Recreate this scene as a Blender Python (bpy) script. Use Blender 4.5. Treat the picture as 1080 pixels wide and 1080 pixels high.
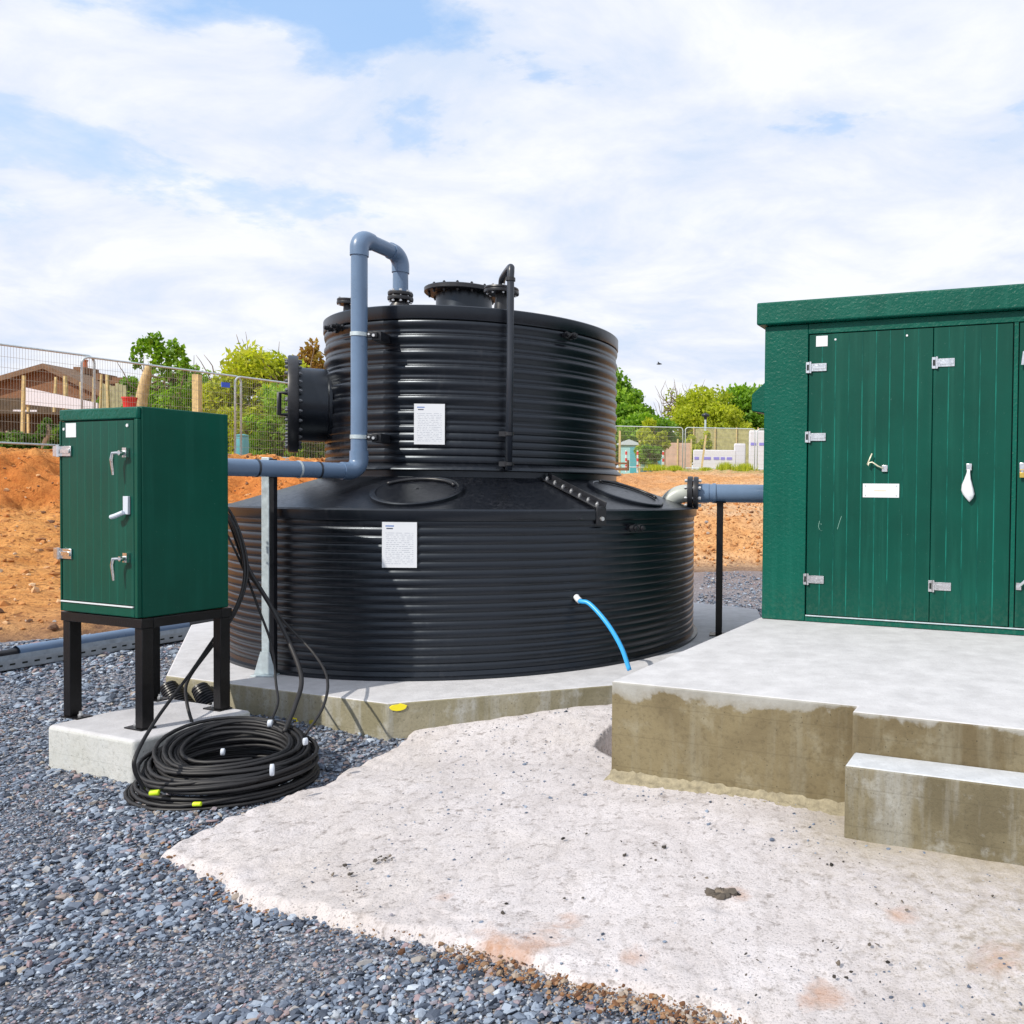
import bpy, bmesh, math, random
import numpy as np
from mathutils import Vector, Matrix
from math import sin, cos, pi, radians as rad, sqrt, atan2
random.seed(7); RNG = np.random.default_rng(7)
S = bpy.context.scene
for o in list(bpy.data.objects): bpy.data.objects.remove(o)

# ------------------------------------------------------------------ camera
EYE = 1.5
F_PX, PX0, PY0, PITCH, ROLL = 880.0, 766.0, 540.0, 0.022, 0.011      # in pixels of the 1080 px photograph
_U0 = Vector((0, sin(PITCH), cos(PITCH))); CF = Vector((0, cos(PITCH), -sin(PITCH)))
CR = Vector((cos(ROLL), 0, 0)) + _U0*sin(ROLL); CU = Vector((-sin(ROLL), 0, 0)) + _U0*cos(ROLL)
cd = bpy.data.cameras.new("camera"); co = bpy.data.objects.new("camera", cd)
S.collection.objects.link(co); S.camera = co
m = Matrix.Identity(4)
for i in range(3):
    m[i][0] = CR[i]; m[i][1] = CU[i]; m[i][2] = -CF[i]
m[2][3] = EYE
co.matrix_world = m
cd.sensor_width = 36; cd.lens = 36*F_PX/1080; cd.shift_x = (540-PX0)/1080; cd.shift_y = 0
cd.clip_start = 0.05; cd.clip_end = 3000

# ------------------------------------------------------------------ light
SUN_AZ, SUN_EL = rad(43), rad(41)         # azimuth counted from straight behind the camera towards the left
sd = Vector((-sin(SUN_AZ)*cos(SUN_EL), -cos(SUN_AZ)*cos(SUN_EL), sin(SUN_EL)))
sl = bpy.data.lights.new("sun", 'SUN'); sl.energy = 3.3; sl.angle = rad(0.8); sl.color = (1.0, 0.93, 0.82)
so = bpy.data.objects.new("sun", sl); S.collection.objects.link(so)
so.rotation_euler = sd.to_track_quat('Z', 'Y').to_euler()
S.view_settings.view_transform = 'Standard'; S.view_settings.look = 'None'
S.view_settings.exposure = 0.35; S.view_settings.gamma = 1.0

W = bpy.data.worlds.new("World"); S.world = W; W.use_nodes = True
nt = W.node_tree; nt.nodes.clear()
def N(nt, typ, **kw):
    n = nt.nodes.new(typ)
    for k, v in kw.items():
        if k.startswith('i_'):
            key = k[2:]; key = int(key) if key.isdigit() else key.replace('_', ' ')
            n.inputs[key].default_value = v
        else: setattr(n, k, v)
    return n
def L(nt, a, b): nt.links.new(a, b)
def ramp(nt, fac, stops, interp='LINEAR'):
    r = nt.nodes.new('ShaderNodeValToRGB'); r.color_ramp.interpolation = interp
    e = r.color_ramp.elements
    while len(e) < len(stops): e.new(0.5)
    for k, (p, c) in enumerate(stops):
        e[k].position = p
        e[k].color = (c, c, c, 1) if isinstance(c, (int, float)) else (*c, 1)
    L(nt, fac, r.inputs[0]); return r.outputs[0]
def mixc(nt, fac, a, b, mode='MIX'):
    n = nt.nodes.new('ShaderNodeMix'); n.data_type = 'RGBA'; n.blend_type = mode
    for sock, v in ((n.inputs[0], fac), (n.inputs[6], a), (n.inputs[7], b)):
        if isinstance(v, bpy.types.NodeSocket): L(nt, v, sock)
        elif isinstance(v, (int, float)): sock.default_value = v if sock.type == 'VALUE' else (v, v, v, 1)
        else: sock.default_value = (*v, 1)
    return n.outputs[2]
def math_(nt, op, a, b=0.0, c=0.0, clamp=False):
    n = nt.nodes.new('ShaderNodeMath'); n.operation = op; n.use_clamp = clamp
    for s, v in zip(n.inputs, (a, b, c)):
        if isinstance(v, bpy.types.NodeSocket): L(nt, v, s)
        else: s.default_value = v
    return n.outputs[0]
def noise(nt, vec, scale, detail=4, rough=0.55, dist=0.0):
    n = N(nt, 'ShaderNodeTexNoise'); n.inputs['Scale'].default_value = scale
    n.inputs['Detail'].default_value = detail; n.inputs['Roughness'].default_value = rough
    n.inputs['Distortion'].default_value = dist
    if vec is not None: L(nt, vec, n.inputs['Vector'])
    return n.outputs['Fac']

sky = N(nt, 'ShaderNodeTexSky', sky_type='NISHITA', sun_disc=False, sun_elevation=SUN_EL,
        sun_rotation=atan2(sd.x, sd.y), air_density=1.0, dust_density=0.6, ozone_density=1.6)
tc = N(nt, 'ShaderNodeTexCoord'); sep = N(nt, 'ShaderNodeSeparateXYZ'); L(nt, tc.outputs['Generated'], sep.inputs[0])
zz = math_(nt, 'ADD', math_(nt, 'MAXIMUM', sep.outputs[2], 0.0), 0.22)
cx = math_(nt, 'DIVIDE', sep.outputs[0], zz); cy = math_(nt, 'DIVIDE', sep.outputs[1], zz)
cmb = N(nt, 'ShaderNodeCombineXYZ'); L(nt, cx, cmb.inputs[0]); L(nt, cy, cmb.inputs[1]); cmb.inputs[2].default_value = 3.4
mp = N(nt, 'ShaderNodeMapping'); mp.inputs['Rotation'].default_value = (0, 0, 0.5); mp.inputs['Scale'].default_value = (1, 1.25, 1)
L(nt, cmb.outputs[0], mp.inputs[0])
n1 = noise(nt, mp.outputs[0], 1.5, 12, 0.58, 0.35)
n2 = noise(nt, mp.outputs[0], 4.2, 10, 0.6, 0.1)
cov = math_(nt, 'ADD', math_(nt, 'MULTIPLY', n1, 0.7), math_(nt, 'MULTIPLY', n2, 0.3))
# clearer sky high up, ahead and to the left; solid high cloud elsewhere
gx = math_(nt, 'ADD', sep.outputs[0], 0.42); gz = math_(nt, 'SUBTRACT', sep.outputs[2], 0.50)
g2 = math_(nt, 'ADD', math_(nt, 'MULTIPLY', math_(nt, 'MULTIPLY', gx, gx), 9.0), math_(nt, 'MULTIPLY', math_(nt, 'MULTIPLY', gz, gz), 34.0))
hole = math_(nt, 'SUBTRACT', 1.0, g2, clamp=True)
cov = math_(nt, 'ADD', math_(nt, 'SUBTRACT', cov, math_(nt, 'MULTIPLY', hole, 0.16)), math_(nt, 'ADD', 0.088, math_(nt, 'MULTIPLY', sep.outputs[0], 0.02)))
mask = ramp(nt, cov, [(0.43, 0.08), (0.475, 0.45), (0.505, 0.92), (0.55, 1.0)])
shade = noise(nt, mp.outputs[0], 2.3, 9, 0.6, 0.4)
ccol = ramp(nt, math_(nt, 'ADD', math_(nt, 'MULTIPLY', shade, 0.65), math_(nt, 'MULTIPLY', cov, 0.35)), [(0.42, (6.5, 7.4, 9.0)), (0.50, (7.6, 8.1, 9.2)), (0.60, (9.0, 9.2, 9.7))])
skycol = mixc(nt, 0.65, mixc(nt, 1.0, sky.outputs[0], (2.0, 2.35, 2.5), 'MULTIPLY'), (3.4, 5.7, 9.2))
hz = ramp(nt, sep.outputs[2], [(0.0, 1.0), (0.25, 0.75), (0.42, 0.15), (0.6, 0.05)])
skycol = mixc(nt, hz, skycol, (6.3, 7.4, 9.1))
fin = mixc(nt, mask, skycol, ccol)
bg = N(nt, 'ShaderNodeBackground'); bg.inputs[1].default_value = 0.086; L(nt, fin, bg.inputs[0])
ow = N(nt, 'ShaderNodeOutputWorld'); L(nt, bg.outputs[0], ow.inputs[0])

# ------------------------------------------------------------------ helpers
def at(px, py, Y):                       # a viewing direction of the photograph carried to world depth Y
    d = CF*F_PX + CR*(px-PX0) - CU*(py-PY0); d = d*(Y/d.y)
    return Vector((d.x, d.y, d.z+EYE))
def onz(px, py, z):
    d = CF*F_PX + CR*(px-PX0) - CU*(py-PY0); d = d*((z-EYE)/d.z)
    return Vector((d.x, d.y, z))

class MB:
    def __init__(s): s.v = []; s.f = []
    def add(s, vs, fs, M=None):
        b = len(s.v)
        for p in vs:
            p = Vector(p); s.v.append(M @ p if M else p)
        for f in fs: s.f.append([b+i for i in f])
        return s
    def box(s, x0, x1, y0, y1, z0, z1, M=None):
        v = [(x, y, z) for z in (z0, z1) for y in (y0, y1) for x in (x0, x1)]
        return s.add(v, [(0,2,3,1),(4,5,7,6),(0,1,5,4),(2,6,7,3),(0,4,6,2),(1,3,7,5)], M)
    def prism(s, poly, z0, z1, M=None):
        n = len(poly)
        a = sum(poly[i][0]*poly[(i+1)%n][1]-poly[(i+1)%n][0]*poly[i][1] for i in range(n))
        if a < 0: poly = poly[::-1]
        v = [(x, y, z0) for x, y in poly]+[(x, y, z1) for x, y in poly]
        return s.add(v, [tuple(range(n))[::-1], tuple(range(n, 2*n))]+[(i, (i+1)%n, n+(i+1)%n, n+i) for i in range(n)], M)
    def tube(s, pts, r, n=12, caps=True, M=None):
        pts = [Vector(p) for p in pts]; k = len(pts); rs = r if isinstance(r, (list, tuple)) else [r]*k
        T = []
        for i in range(k):
            t = pts[min(i+1, k-1)]-pts[max(i-1, 0)]
            T.append(t.normalized() if t.length > 1e-9 else Vector((0,0,1)))
        a = Vector((0,0,1)) if abs(T[0].z) < .9 else Vector((1,0,0))
        u = T[0].cross(a).normalized(); vs = []
        for i in range(k):
            u = (u - T[i]*u.dot(T[i])); u = u.normalized() if u.length > 1e-6 else T[i].orthogonal().normalized()
            w = T[i].cross(u)
            for j in range(n):
                q = 2*pi*j/n; vs.append(pts[i]+(u*cos(q)+w*sin(q))*rs[i])
        fs = [(i*n+j, i*n+(j+1)%n, (i+1)*n+(j+1)%n, (i+1)*n+j) for i in range(k-1) for j in range(n)]
        if caps: fs += [tuple(range(n))[::-1], tuple(range((k-1)*n, k*n))]
        return s.add(vs, fs, M)
    def cyl(s, a, b, r, n=16, M=None): return s.tube([a, b], r, n, True, M)
    def lathe(s, prof, n=64, M=None, caps=False):
        vs = []; k = len(prof)
        for r, z in prof:
            for j in range(n):
                q = 2*pi*j/n; vs.append((r*cos(q), r*sin(q), z))
        fs = [(i*n+j, i*n+(j+1)%n, (i+1)*n+(j+1)%n, (i+1)*n+j) for i in range(k-1) for j in range(n)]
        if caps: fs += [tuple(range(n))[::-1], tuple(range((k-1)*n, k*n))]
        return s.add(vs, fs, M)
def frame(origin, zdir, xhint=(1, 0, 0)):
    z = Vector(zdir).normalized(); x = Vector(xhint); x = (x-z*x.dot(z))
    x = x.normalized() if x.length > 1e-4 else z.orthogonal().normalized()
    y = z.cross(x); M = Matrix.Identity(4)
    for i in range(3): M[i][0], M[i][1], M[i][2], M[i][3] = x[i], y[i], z[i], origin[i]
    return M
def smoothpath(pts, sub=8):
    P = [Vector(p) for p in pts]; P = [P[0]*2-P[1]]+P+[P[-1]*2-P[-2]]; out = []
    for i in range(1, len(P)-2):
        p0, p1, p2, p3 = P[i-1:i+3]
        for k in range(sub):
            t = k/sub
            out.append(0.5*((2*p1)+(p2-p0)*t+(2*p0-5*p1+4*p2-p3)*t*t+(3*p1-p0-3*p2+p3)*t**3))
    out.append(P[-2]); return out
def put(name, mb, mat, parent=None, smooth=False, bevel=0, local=True, segs=2, auto=None):
    me = bpy.data.meshes.new(name); vs = mb.v
    o = bpy.data.objects.new(name, me); S.collection.objects.link(o)
    me.from_pydata([tuple(v) for v in vs], [], mb.f); me.update()
    bm = bmesh.new(); bm.from_mesh(me); bmesh.ops.recalc_face_normals(bm, faces=bm.faces); bm.to_mesh(me); bm.free()
    if mat: me.materials.append(mat)
    if parent: o.parent = parent
    if smooth or auto:
        for p in me.polygons: p.use_smooth = True
        if auto:
            me.set_sharp_from_angle(angle=rad(auto))
    if bevel:
        b = o.modifiers.new("bevel", 'BEVEL'); b.width = bevel; b.segments = segs; b.limit_method = 'ANGLE'; b.angle_limit = rad(40)
        b.harden_normals = False
        for p in me.polygons: p.use_smooth = True
        me.set_sharp_from_angle(angle=rad(35))
    return o
def thing(name, label, cat, loc=(0,0,0), rz=0, group=None):
    o = bpy.data.objects.new(name, None); S.collection.objects.link(o); o.empty_display_size = .1
    o.location = loc; o.rotation_euler = (0, 0, rz); o["label"] = label; o["category"] = cat
    if group: o["group"] = group
    return o
def tag(o, label, cat, group=None, kind=None):
    o["label"] = label; o["category"] = cat
    if group: o["group"] = group
    if kind: o["kind"] = kind
    return o
def copytree(o, parent=None):
    c = o.copy(); S.collection.objects.link(c); c.parent = parent
    for ch in [x for x in o.children]: copytree(ch, c)
    return c
def npmesh(name, V, Fc, mat, attr=None, smooth=False, parent=None):   # V (n,3), Fc (m,k) fixed k
    me = bpy.data.meshes.new(name); k = Fc.shape[1]
    me.vertices.add(len(V)); me.vertices.foreach_set('co', np.ascontiguousarray(V, dtype=np.float32).ravel())
    me.loops.add(Fc.size); me.loops.foreach_set('vertex_index', np.ascontiguousarray(Fc, dtype=np.int32).ravel())
    me.polygons.add(len(Fc)); me.polygons.foreach_set('loop_start', np.arange(0, Fc.size, k, dtype=np.int32))
    me.polygons.foreach_set('loop_total', np.full(len(Fc), k, dtype=np.int32))
    me.update(calc_edges=True); me.validate()
    me.polygons.foreach_set('use_smooth', np.full(len(Fc), smooth))
    if attr is not None:
        a = me.attributes.new('tint', 'FLOAT', 'POINT'); a.data.foreach_set('value', np.ascontiguousarray(attr, dtype=np.float32))
    me.materials.append(mat)
    o = bpy.data.objects.new(name, me); S.collection.objects.link(o)
    if parent: o.parent = parent
    return o
def vnoise(x, y, seed=0):
    xi = np.floor(x).astype(np.int64); yi = np.floor(y).astype(np.int64); fx = x-xi; fy = y-yi
    fx = fx*fx*(3-2*fx); fy = fy*fy*(3-2*fy)
    def h(a, b):
        n = (a*374761393+b*668265263+seed*974711) & 0x7fffffff
        n = ((n ^ (n >> 13))*1274126177) & 0x7fffffff
        n = n ^ (n >> 16)
        return (n & 0xffff)/65535.0
    return (h(xi, yi)*(1-fx)+h(xi+1, yi)*fx)*(1-fy)+(h(xi, yi+1)*(1-fx)+h(xi+1, yi+1)*fx)*fy
def fbm(x, y, oct=4, seed=0, gain=.5):
    s = 0; a = 1; t = 0
    for i in range(oct):
        s = s+a*vnoise(x*2**i+i*17.3, y*2**i-i*9.1, seed+i); t += a; a *= gain
    return s/t
def sstep(a, b, x):
    t = np.clip((x-a)/(b-a), 0, 1); return t*t*(3-2*t)

# ------------------------------------------------------------------ materials
def mat(name, col=(.5,.5,.5), rough=.6, metal=0, spec=.5, noise_amt=0, noise_scale=20, bump=0, bump_scale=80, coat=0, col2=None):
    m = bpy.data.materials.new(name); m.use_nodes = True; t = m.node_tree; b = t.nodes['Principled BSDF']
    b.inputs['Base Color'].default_value = (*col, 1); b.inputs['Roughness'].default_value = rough
    b.inputs['Metallic'].default_value = metal; b.inputs['Specular IOR Level'].default_value = spec
    b.inputs['Coat Weight'].default_value = coat
    tcn = t.nodes.new('ShaderNodeTexCoord')
    if noise_amt or col2:
        f = noise(t, tcn.outputs['Object'], noise_scale, 6, .6)
        if col2: L(t, mixc(t, ramp(t, f, [(.4, 0.), (.6, 1.)]), col, col2), b.inputs['Base Color'])
        else:
            lo = tuple(c*(1-noise_amt) for c in col); hi = tuple(min(1, c*(1+noise_amt)) for c in col)
            L(t, ramp(t, f, [(.3, lo), (.7, hi)]), b.inputs['Base Color'])
        L(t, math_(t, 'ADD', math_(t, 'MULTIPLY', f, .25), rough-.12), b.inputs['Roughness'])
    if bump:
        bn = t.nodes.new('ShaderNodeBump'); bn.inputs['Strength'].default_value = bump; bn.inputs['Distance'].default_value = .01
        L(t, noise(t, tcn.outputs['Object'], bump_scale, 4, .6), bn.inputs['Height']); L(t, bn.outputs[0], b.inputs['Normal'])
    return m

def mat_plastic_black():
    m = mat('black_hdpe', (.003,.004,.007), .34, spec=.62)
    m.node_tree.nodes['Principled BSDF'].inputs['Specular Tint'].default_value = (.78,.88,1,1); t = m.node_tree; b = t.nodes['Principled BSDF']
    g = t.nodes.new('ShaderNodeTexCoord'); mpn = t.nodes.new('ShaderNodeMapping'); mpn.inputs['Scale'].default_value = (1,1,.35)
    L(t, g.outputs['Object'], mpn.inputs[0])
    d = noise(t, mpn.outputs[0], 2.3, 8, .65); d2 = noise(t, mpn.outputs[0], 30, 6, .7)
    dust = math_(t, 'MULTIPLY', ramp(t, d, [(.5, 0.), (.8, 1.)]), ramp(t, d2, [(.45, .0), (.75, 1.)]))
    ge = t.nodes.new('ShaderNodeNewGeometry'); sn = t.nodes.new('ShaderNodeSeparateXYZ'); L(t, ge.outputs['True Normal'], sn.inputs[0])
    dust = math_(t, 'ADD', dust, math_(t, 'MULTIPLY', ramp(t, sn.outputs[2], [(.55, 0.), (.95, .22)]), ramp(t, d2, [(.4, .1), (.7, 1.)])), clamp=True)
    L(t, mixc(t, math_(t, 'MULTIPLY', dust, .22), (.0026,.0036,.0065), (.12,.115,.125)), b.inputs['Base Color'])
    L(t, math_(t, 'ADD', math_(t, 'ADD', .26, math_(t, 'MULTIPLY', d2, .12)), math_(t, 'MULTIPLY', dust, .35)), b.inputs['Roughness'])
    bn = t.nodes.new('ShaderNodeBump'); bn.inputs['Strength'].default_value = .16; bn.inputs['Distance'].default_value = .01
    L(t, noise(t, g.outputs['Object'], 6, 4, .5), bn.inputs['Height']); L(t, bn.outputs[0], b.inputs['Normal'])
    return m
def mat_concrete(name, top, side_a, side_b, grey=(.42,.43,.42), topline=None, sc=1.0, side_top=.52):
    """pale trowelled top, stained shuttered sides; topline = height band where the sides stay pale"""
    m = mat(name, top, .8); t = m.node_tree; b = t.nodes['Principled BSDF']
    g = t.nodes.new('ShaderNodeTexCoord'); geo = t.nodes.new('ShaderNodeNewGeometry')
    P = geo.outputs['Position']; sp = t.nodes.new('ShaderNodeSeparateXYZ'); L(t, P, sp.inputs[0])
    sn = t.nodes.new('ShaderNodeSeparateXYZ'); L(t, geo.outputs['True Normal'], sn.inputs[0])
    n_big = noise(t, P, 1.6*sc, 6, .6, .4); n_mid = noise(t, P, 6*sc, 8, .65); n_f = noise(t, P, 45*sc, 6, .7)
    mpn = t.nodes.new('ShaderNodeMapping'); mpn.inputs['Scale'].default_value = (9, 9, .9); L(t, P, mpn.inputs[0])
    streak = noise(t, mpn.outputs[0], 1.0, 6, .6)
    tl = tuple(c*.78 for c in top)
    tcol = mixc(t, ramp(t, n_mid, [(.35, 0.), (.7, 1.)]), tl, top)
    tcol = mixc(t, ramp(t, n_f, [(.28, .5), (.42, 0.)]), tcol, tuple(c*.55 for c in top))
    scol = mixc(t, ramp(t, n_big, [(.38, 0.), (.62, 1.)]), side_a, side_b)
    scol = mixc(t, ramp(t, streak, [(.5, 0.), (.72, .65)]), scol, grey)
    scol = mixc(t, ramp(t, n_mid, [(.55, 0.), (.75, .6)]), scol, tuple(c*1.25 for c in grey))
    scol = mixc(t, ramp(t, n_f, [(.3, .45), (.5, 0.)]), scol, tuple(c*.5 for c in side_a))
    fm = math_(t, 'ABSOLUTE', math_(t, 'SUBTRACT', math_(t, 'FRACT', math_(t, 'MULTIPLY', sp.outputs[2], 6.1)), .5))
    scol = mixc(t, ramp(t, fm, [(.008, .22), (.025, 0.)]), scol, tuple(c*.55 for c in side_a))
    vh = t.nodes.new('ShaderNodeTexVoronoi'); vh.inputs['Scale'].default_value = 26; L(t, P, vh.inputs['Vector'])
    scol = mixc(t, ramp(t, vh.outputs['Distance'], [(.06, .8), (.10, 0.)]), scol, tuple(c*.3 for c in side_a))
    if topline:
        edge = math_(t, 'ADD', sp.outputs[2], math_(t, 'MULTIPLY', math_(t, 'SUBTRACT', n_big, .5), .34))
        edge = math_(t, 'ADD', edge, math_(t, 'MULTIPLY', math_(t, 'SUBTRACT', n_mid, .5), .12))
        k = ramp(t, math_(t, 'MULTIPLY', math_(t, 'SUBTRACT', edge, topline-.2), 2.5), [(.46, 0.), (.50, .5), (.60, .75)])
        scol = mixc(t, k, scol, mixc(t, n_mid, (.22,.23,.22), (.48,.49,.49)))
    L(t, mixc(t, ramp(t, sn.outputs[2], [(.5, 0.), (.8, 1.)]), scol, tcol), b.inputs['Base Color'])
    bn = t.nodes.new('ShaderNodeBump'); bn.inputs['Strength'].default_value = .5; bn.inputs['Distance'].default_value = .006
    L(t, math_(t, 'ADD', math_(t, 'MULTIPLY', n_mid, 1.5), n_f), bn.inputs['Height']); L(t, bn.outputs[0], b.inputs['Normal'])
    return m
def mat_green(name, stipple, col=(.0,.084,.058)):
    m = mat(name, col, .3, spec=.22); t = m.node_tree; b = t.nodes['Principled BSDF']
    g = t.nodes.new('ShaderNodeTexCoord').outputs['Object']
    f = noise(t, g, 2.0, 6, .6); mpn = t.nodes.new('ShaderNodeMapping'); mpn.inputs['Scale'].default_value = (14,14,.7); L(t, g, mpn.inputs[0])
    s2 = noise(t, mpn.outputs[0], 1.0, 6, .65)
    c = mixc(t, ramp(t, f, [(.3, 0.), (.7, 1.)]), tuple(x*.82 for x in col), tuple(x*1.12 for x in col))
    c = mixc(t, ramp(t, s2, [(.52, 0.), (.8, .3)]), c, (.01,.15,.11))
    spz = t.nodes.new('ShaderNodeSeparateXYZ'); L(t, g, spz.inputs[0]); sp_n = noise(t, g, 30, 6, .75)
    dirt = math_(t, 'MULTIPLY', ramp(t, math_(t, 'ADD', spz.outputs[2], math_(t, 'MULTIPLY', f, .5)), [(.28, .12), (.62, 0.)]), ramp(t, sp_n, [(.45, 0.), (.62, 1.)]))
    if 'cabinet' not in name: c = mixc(t, dirt, c, (.16,.2,.15))
    c = mixc(t, ramp(t, noise(t, g, 55, 3, .8), [(.70, 0.), (.74, .35)]), c, (.2,.34,.28))
    L(t, c, b.inputs['Base Color'])
    L(t, math_(t, 'ADD', .24, math_(t, 'MULTIPLY', s2, .3)), b.inputs['Roughness'])
    bn = t.nodes.new('ShaderNodeBump'); bn.inputs['Strength'].default_value = .75 if stipple else .05; bn.inputs['Distance'].default_value = .006
    L(t, noise(t, g, 38 if stipple else 25, 3, .5, .6), bn.inputs['Height']); L(t, bn.outputs[0], b.inputs['Normal'])
    return m
def mat_tint(name, stops, rough=.8, translucent=0.0, spec=.3):
    m = mat(name, (.5,.5,.5), rough, spec=spec); t = m.node_tree; b = t.nodes['Principled BSDF']
    a = t.nodes.new('ShaderNodeAttribute'); a.attribute_name = 'tint'
    c = ramp(t, a.outputs['Fac'], stops); L(t, c, b.inputs['Base Color'])
    if translucent:
        tr = t.nodes.new('ShaderNodeBsdfTranslucent'); L(t, mixc(t, 1.0, c, (1.3,1.35,.6), 'MULTIPLY'), tr.inputs[0])
        mx = t.nodes.new('ShaderNodeMixShader'); mx.inputs[0].default_value = translucent
        L(t, b.outputs[0], mx.inputs[1]); L(t, tr.outputs[0], mx.inputs[2]); L(t, mx.outputs[0], t.nodes['Material Output'].inputs[0])
    return m
def mat_gravel():
    m = mat('gravel_bed', (.12,.13,.16), .85); t = m.node_tree; b = t.nodes['Principled BSDF']
    P = t.nodes.new('ShaderNodeNewGeometry').outputs['Position']
    v = t.nodes.new('ShaderNodeTexVoronoi'); v.inputs['Scale'].default_value = 42; L(t, P, v.inputs['Vector'])
    s = t.nodes.new('ShaderNodeSeparateColor'); L(t, v.outputs['Color'], s.inputs[0])
    c = ramp(t, s.outputs[0], [(0., (.06,.07,.09)), (.35, (.13,.15,.19)), (.6, (.2,.22,.28)), (.8, (.22,.19,.2)), (1., (.42,.45,.5))])
    big = noise(t, P, 1.2, 5, .6)
    c = mixc(t, ramp(t, big, [(.45, 0.), (.75, .6)]), c, (.30,.30,.32))
    sp = t.nodes.new('ShaderNodeSeparateXYZ'); L(t, P, sp.inputs[0])
    c = mixc(t, ramp(t, math_(t, 'MULTIPLY', math_(t, 'ADD', sp.outputs[1], math_(t, 'MULTIPLY', big, 5)), .05), [(.6, 0.), (.9, .6)]), c, (.27,.19,.16))
    L(t, c, b.inputs['Base Color'])
    bn = t.nodes.new('ShaderNodeBump'); bn.inputs['Strength'].default_value = 1; bn.inputs['Distance'].default_value = .02; bn.invert = True
    L(t, v.outputs['Distance'], bn.inputs['Height']); L(t, bn.outputs[0], b.inputs['Normal'])
    return m
def mat_soil():
    m = mat('orange_soil', (.5,.25,.1), .95, spec=.15); t = m.node_tree; b = t.nodes['Principled BSDF']
    P = t.nodes.new('ShaderNodeNewGeometry').outputs['Position']
    n1 = noise(t, P, .35, 6, .6); n2 = noise(t, P, 2.4, 8, .7, .3); n3 = noise(t, P, 14, 6, .7)
    sp = t.nodes.new('ShaderNodeSeparateXYZ'); L(t, P, sp.inputs[0])
    side = ramp(t, math_(t, 'MULTIPLY', math_(t, 'ADD', sp.outputs[0], 10), .1), [(.15, 0.), (.9, 1.)])
    warm = mixc(t, ramp(t, n2, [(.3, 0.), (.7, 1.)]), (.46,.18,.045), (.74,.38,.13))
    pale = mixc(t, ramp(t, n2, [(.3, 0.), (.7, 1.)]), (.55,.33,.17), (.74,.52,.33))
    c = mixc(t, side, warm, mixc(t, ramp(t, n1, [(.4, 0.), (.6, .7)]), pale, warm))
    c = mixc(t, ramp(t, n3, [(.36, .8), (.5, 0.)]), c, (.17,.06,.025))
    red = math_(t, 'MULTIPLY', ramp(t, math_(t, 'MULTIPLY', math_(t, 'ADD', sp.outputs[2], math_(t, 'MULTIPLY', n1, .6)), .4), [(.52, 0.), (.62, .75), (.95, .75), (1., .2)]), math_(t, 'SUBTRACT', 1.0, side))
    c = mixc(t, red, c, mixc(t, n3, (.38,.095,.022), (.64,.24,.06)))
    low = ramp(t, math_(t, 'ADD', sp.outputs[2], math_(t, 'MULTIPLY', n2, .15)), [(.05, .85), (.26, 0.)])
    c = mixc(t, low, c, (.13,.09,.075))
    # weeds beyond the fences
    far = math_(t, 'MULTIPLY', math_(t, 'SUBTRACT', sp.outputs[1], 36.0), .25, clamp=True)
    c = mixc(t, math_(t, 'MULTIPLY', far, ramp(t, n2, [(.4, 0.), (.55, .8)])), c, (.12,.2,.04))
    L(t, c, b.inputs['Base Color'])
    bn = t.nodes.new('ShaderNodeBump'); bn.inputs['Strength'].default_value = .8; bn.inputs['Distance'].default_value = .12
    L(t, math_(t, 'ADD', n2, math_(t, 'MULTIPLY', n3, .4)), bn.inputs['Height']); L(t, bn.outputs[0], b.inputs['Normal'])
    return m
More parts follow.
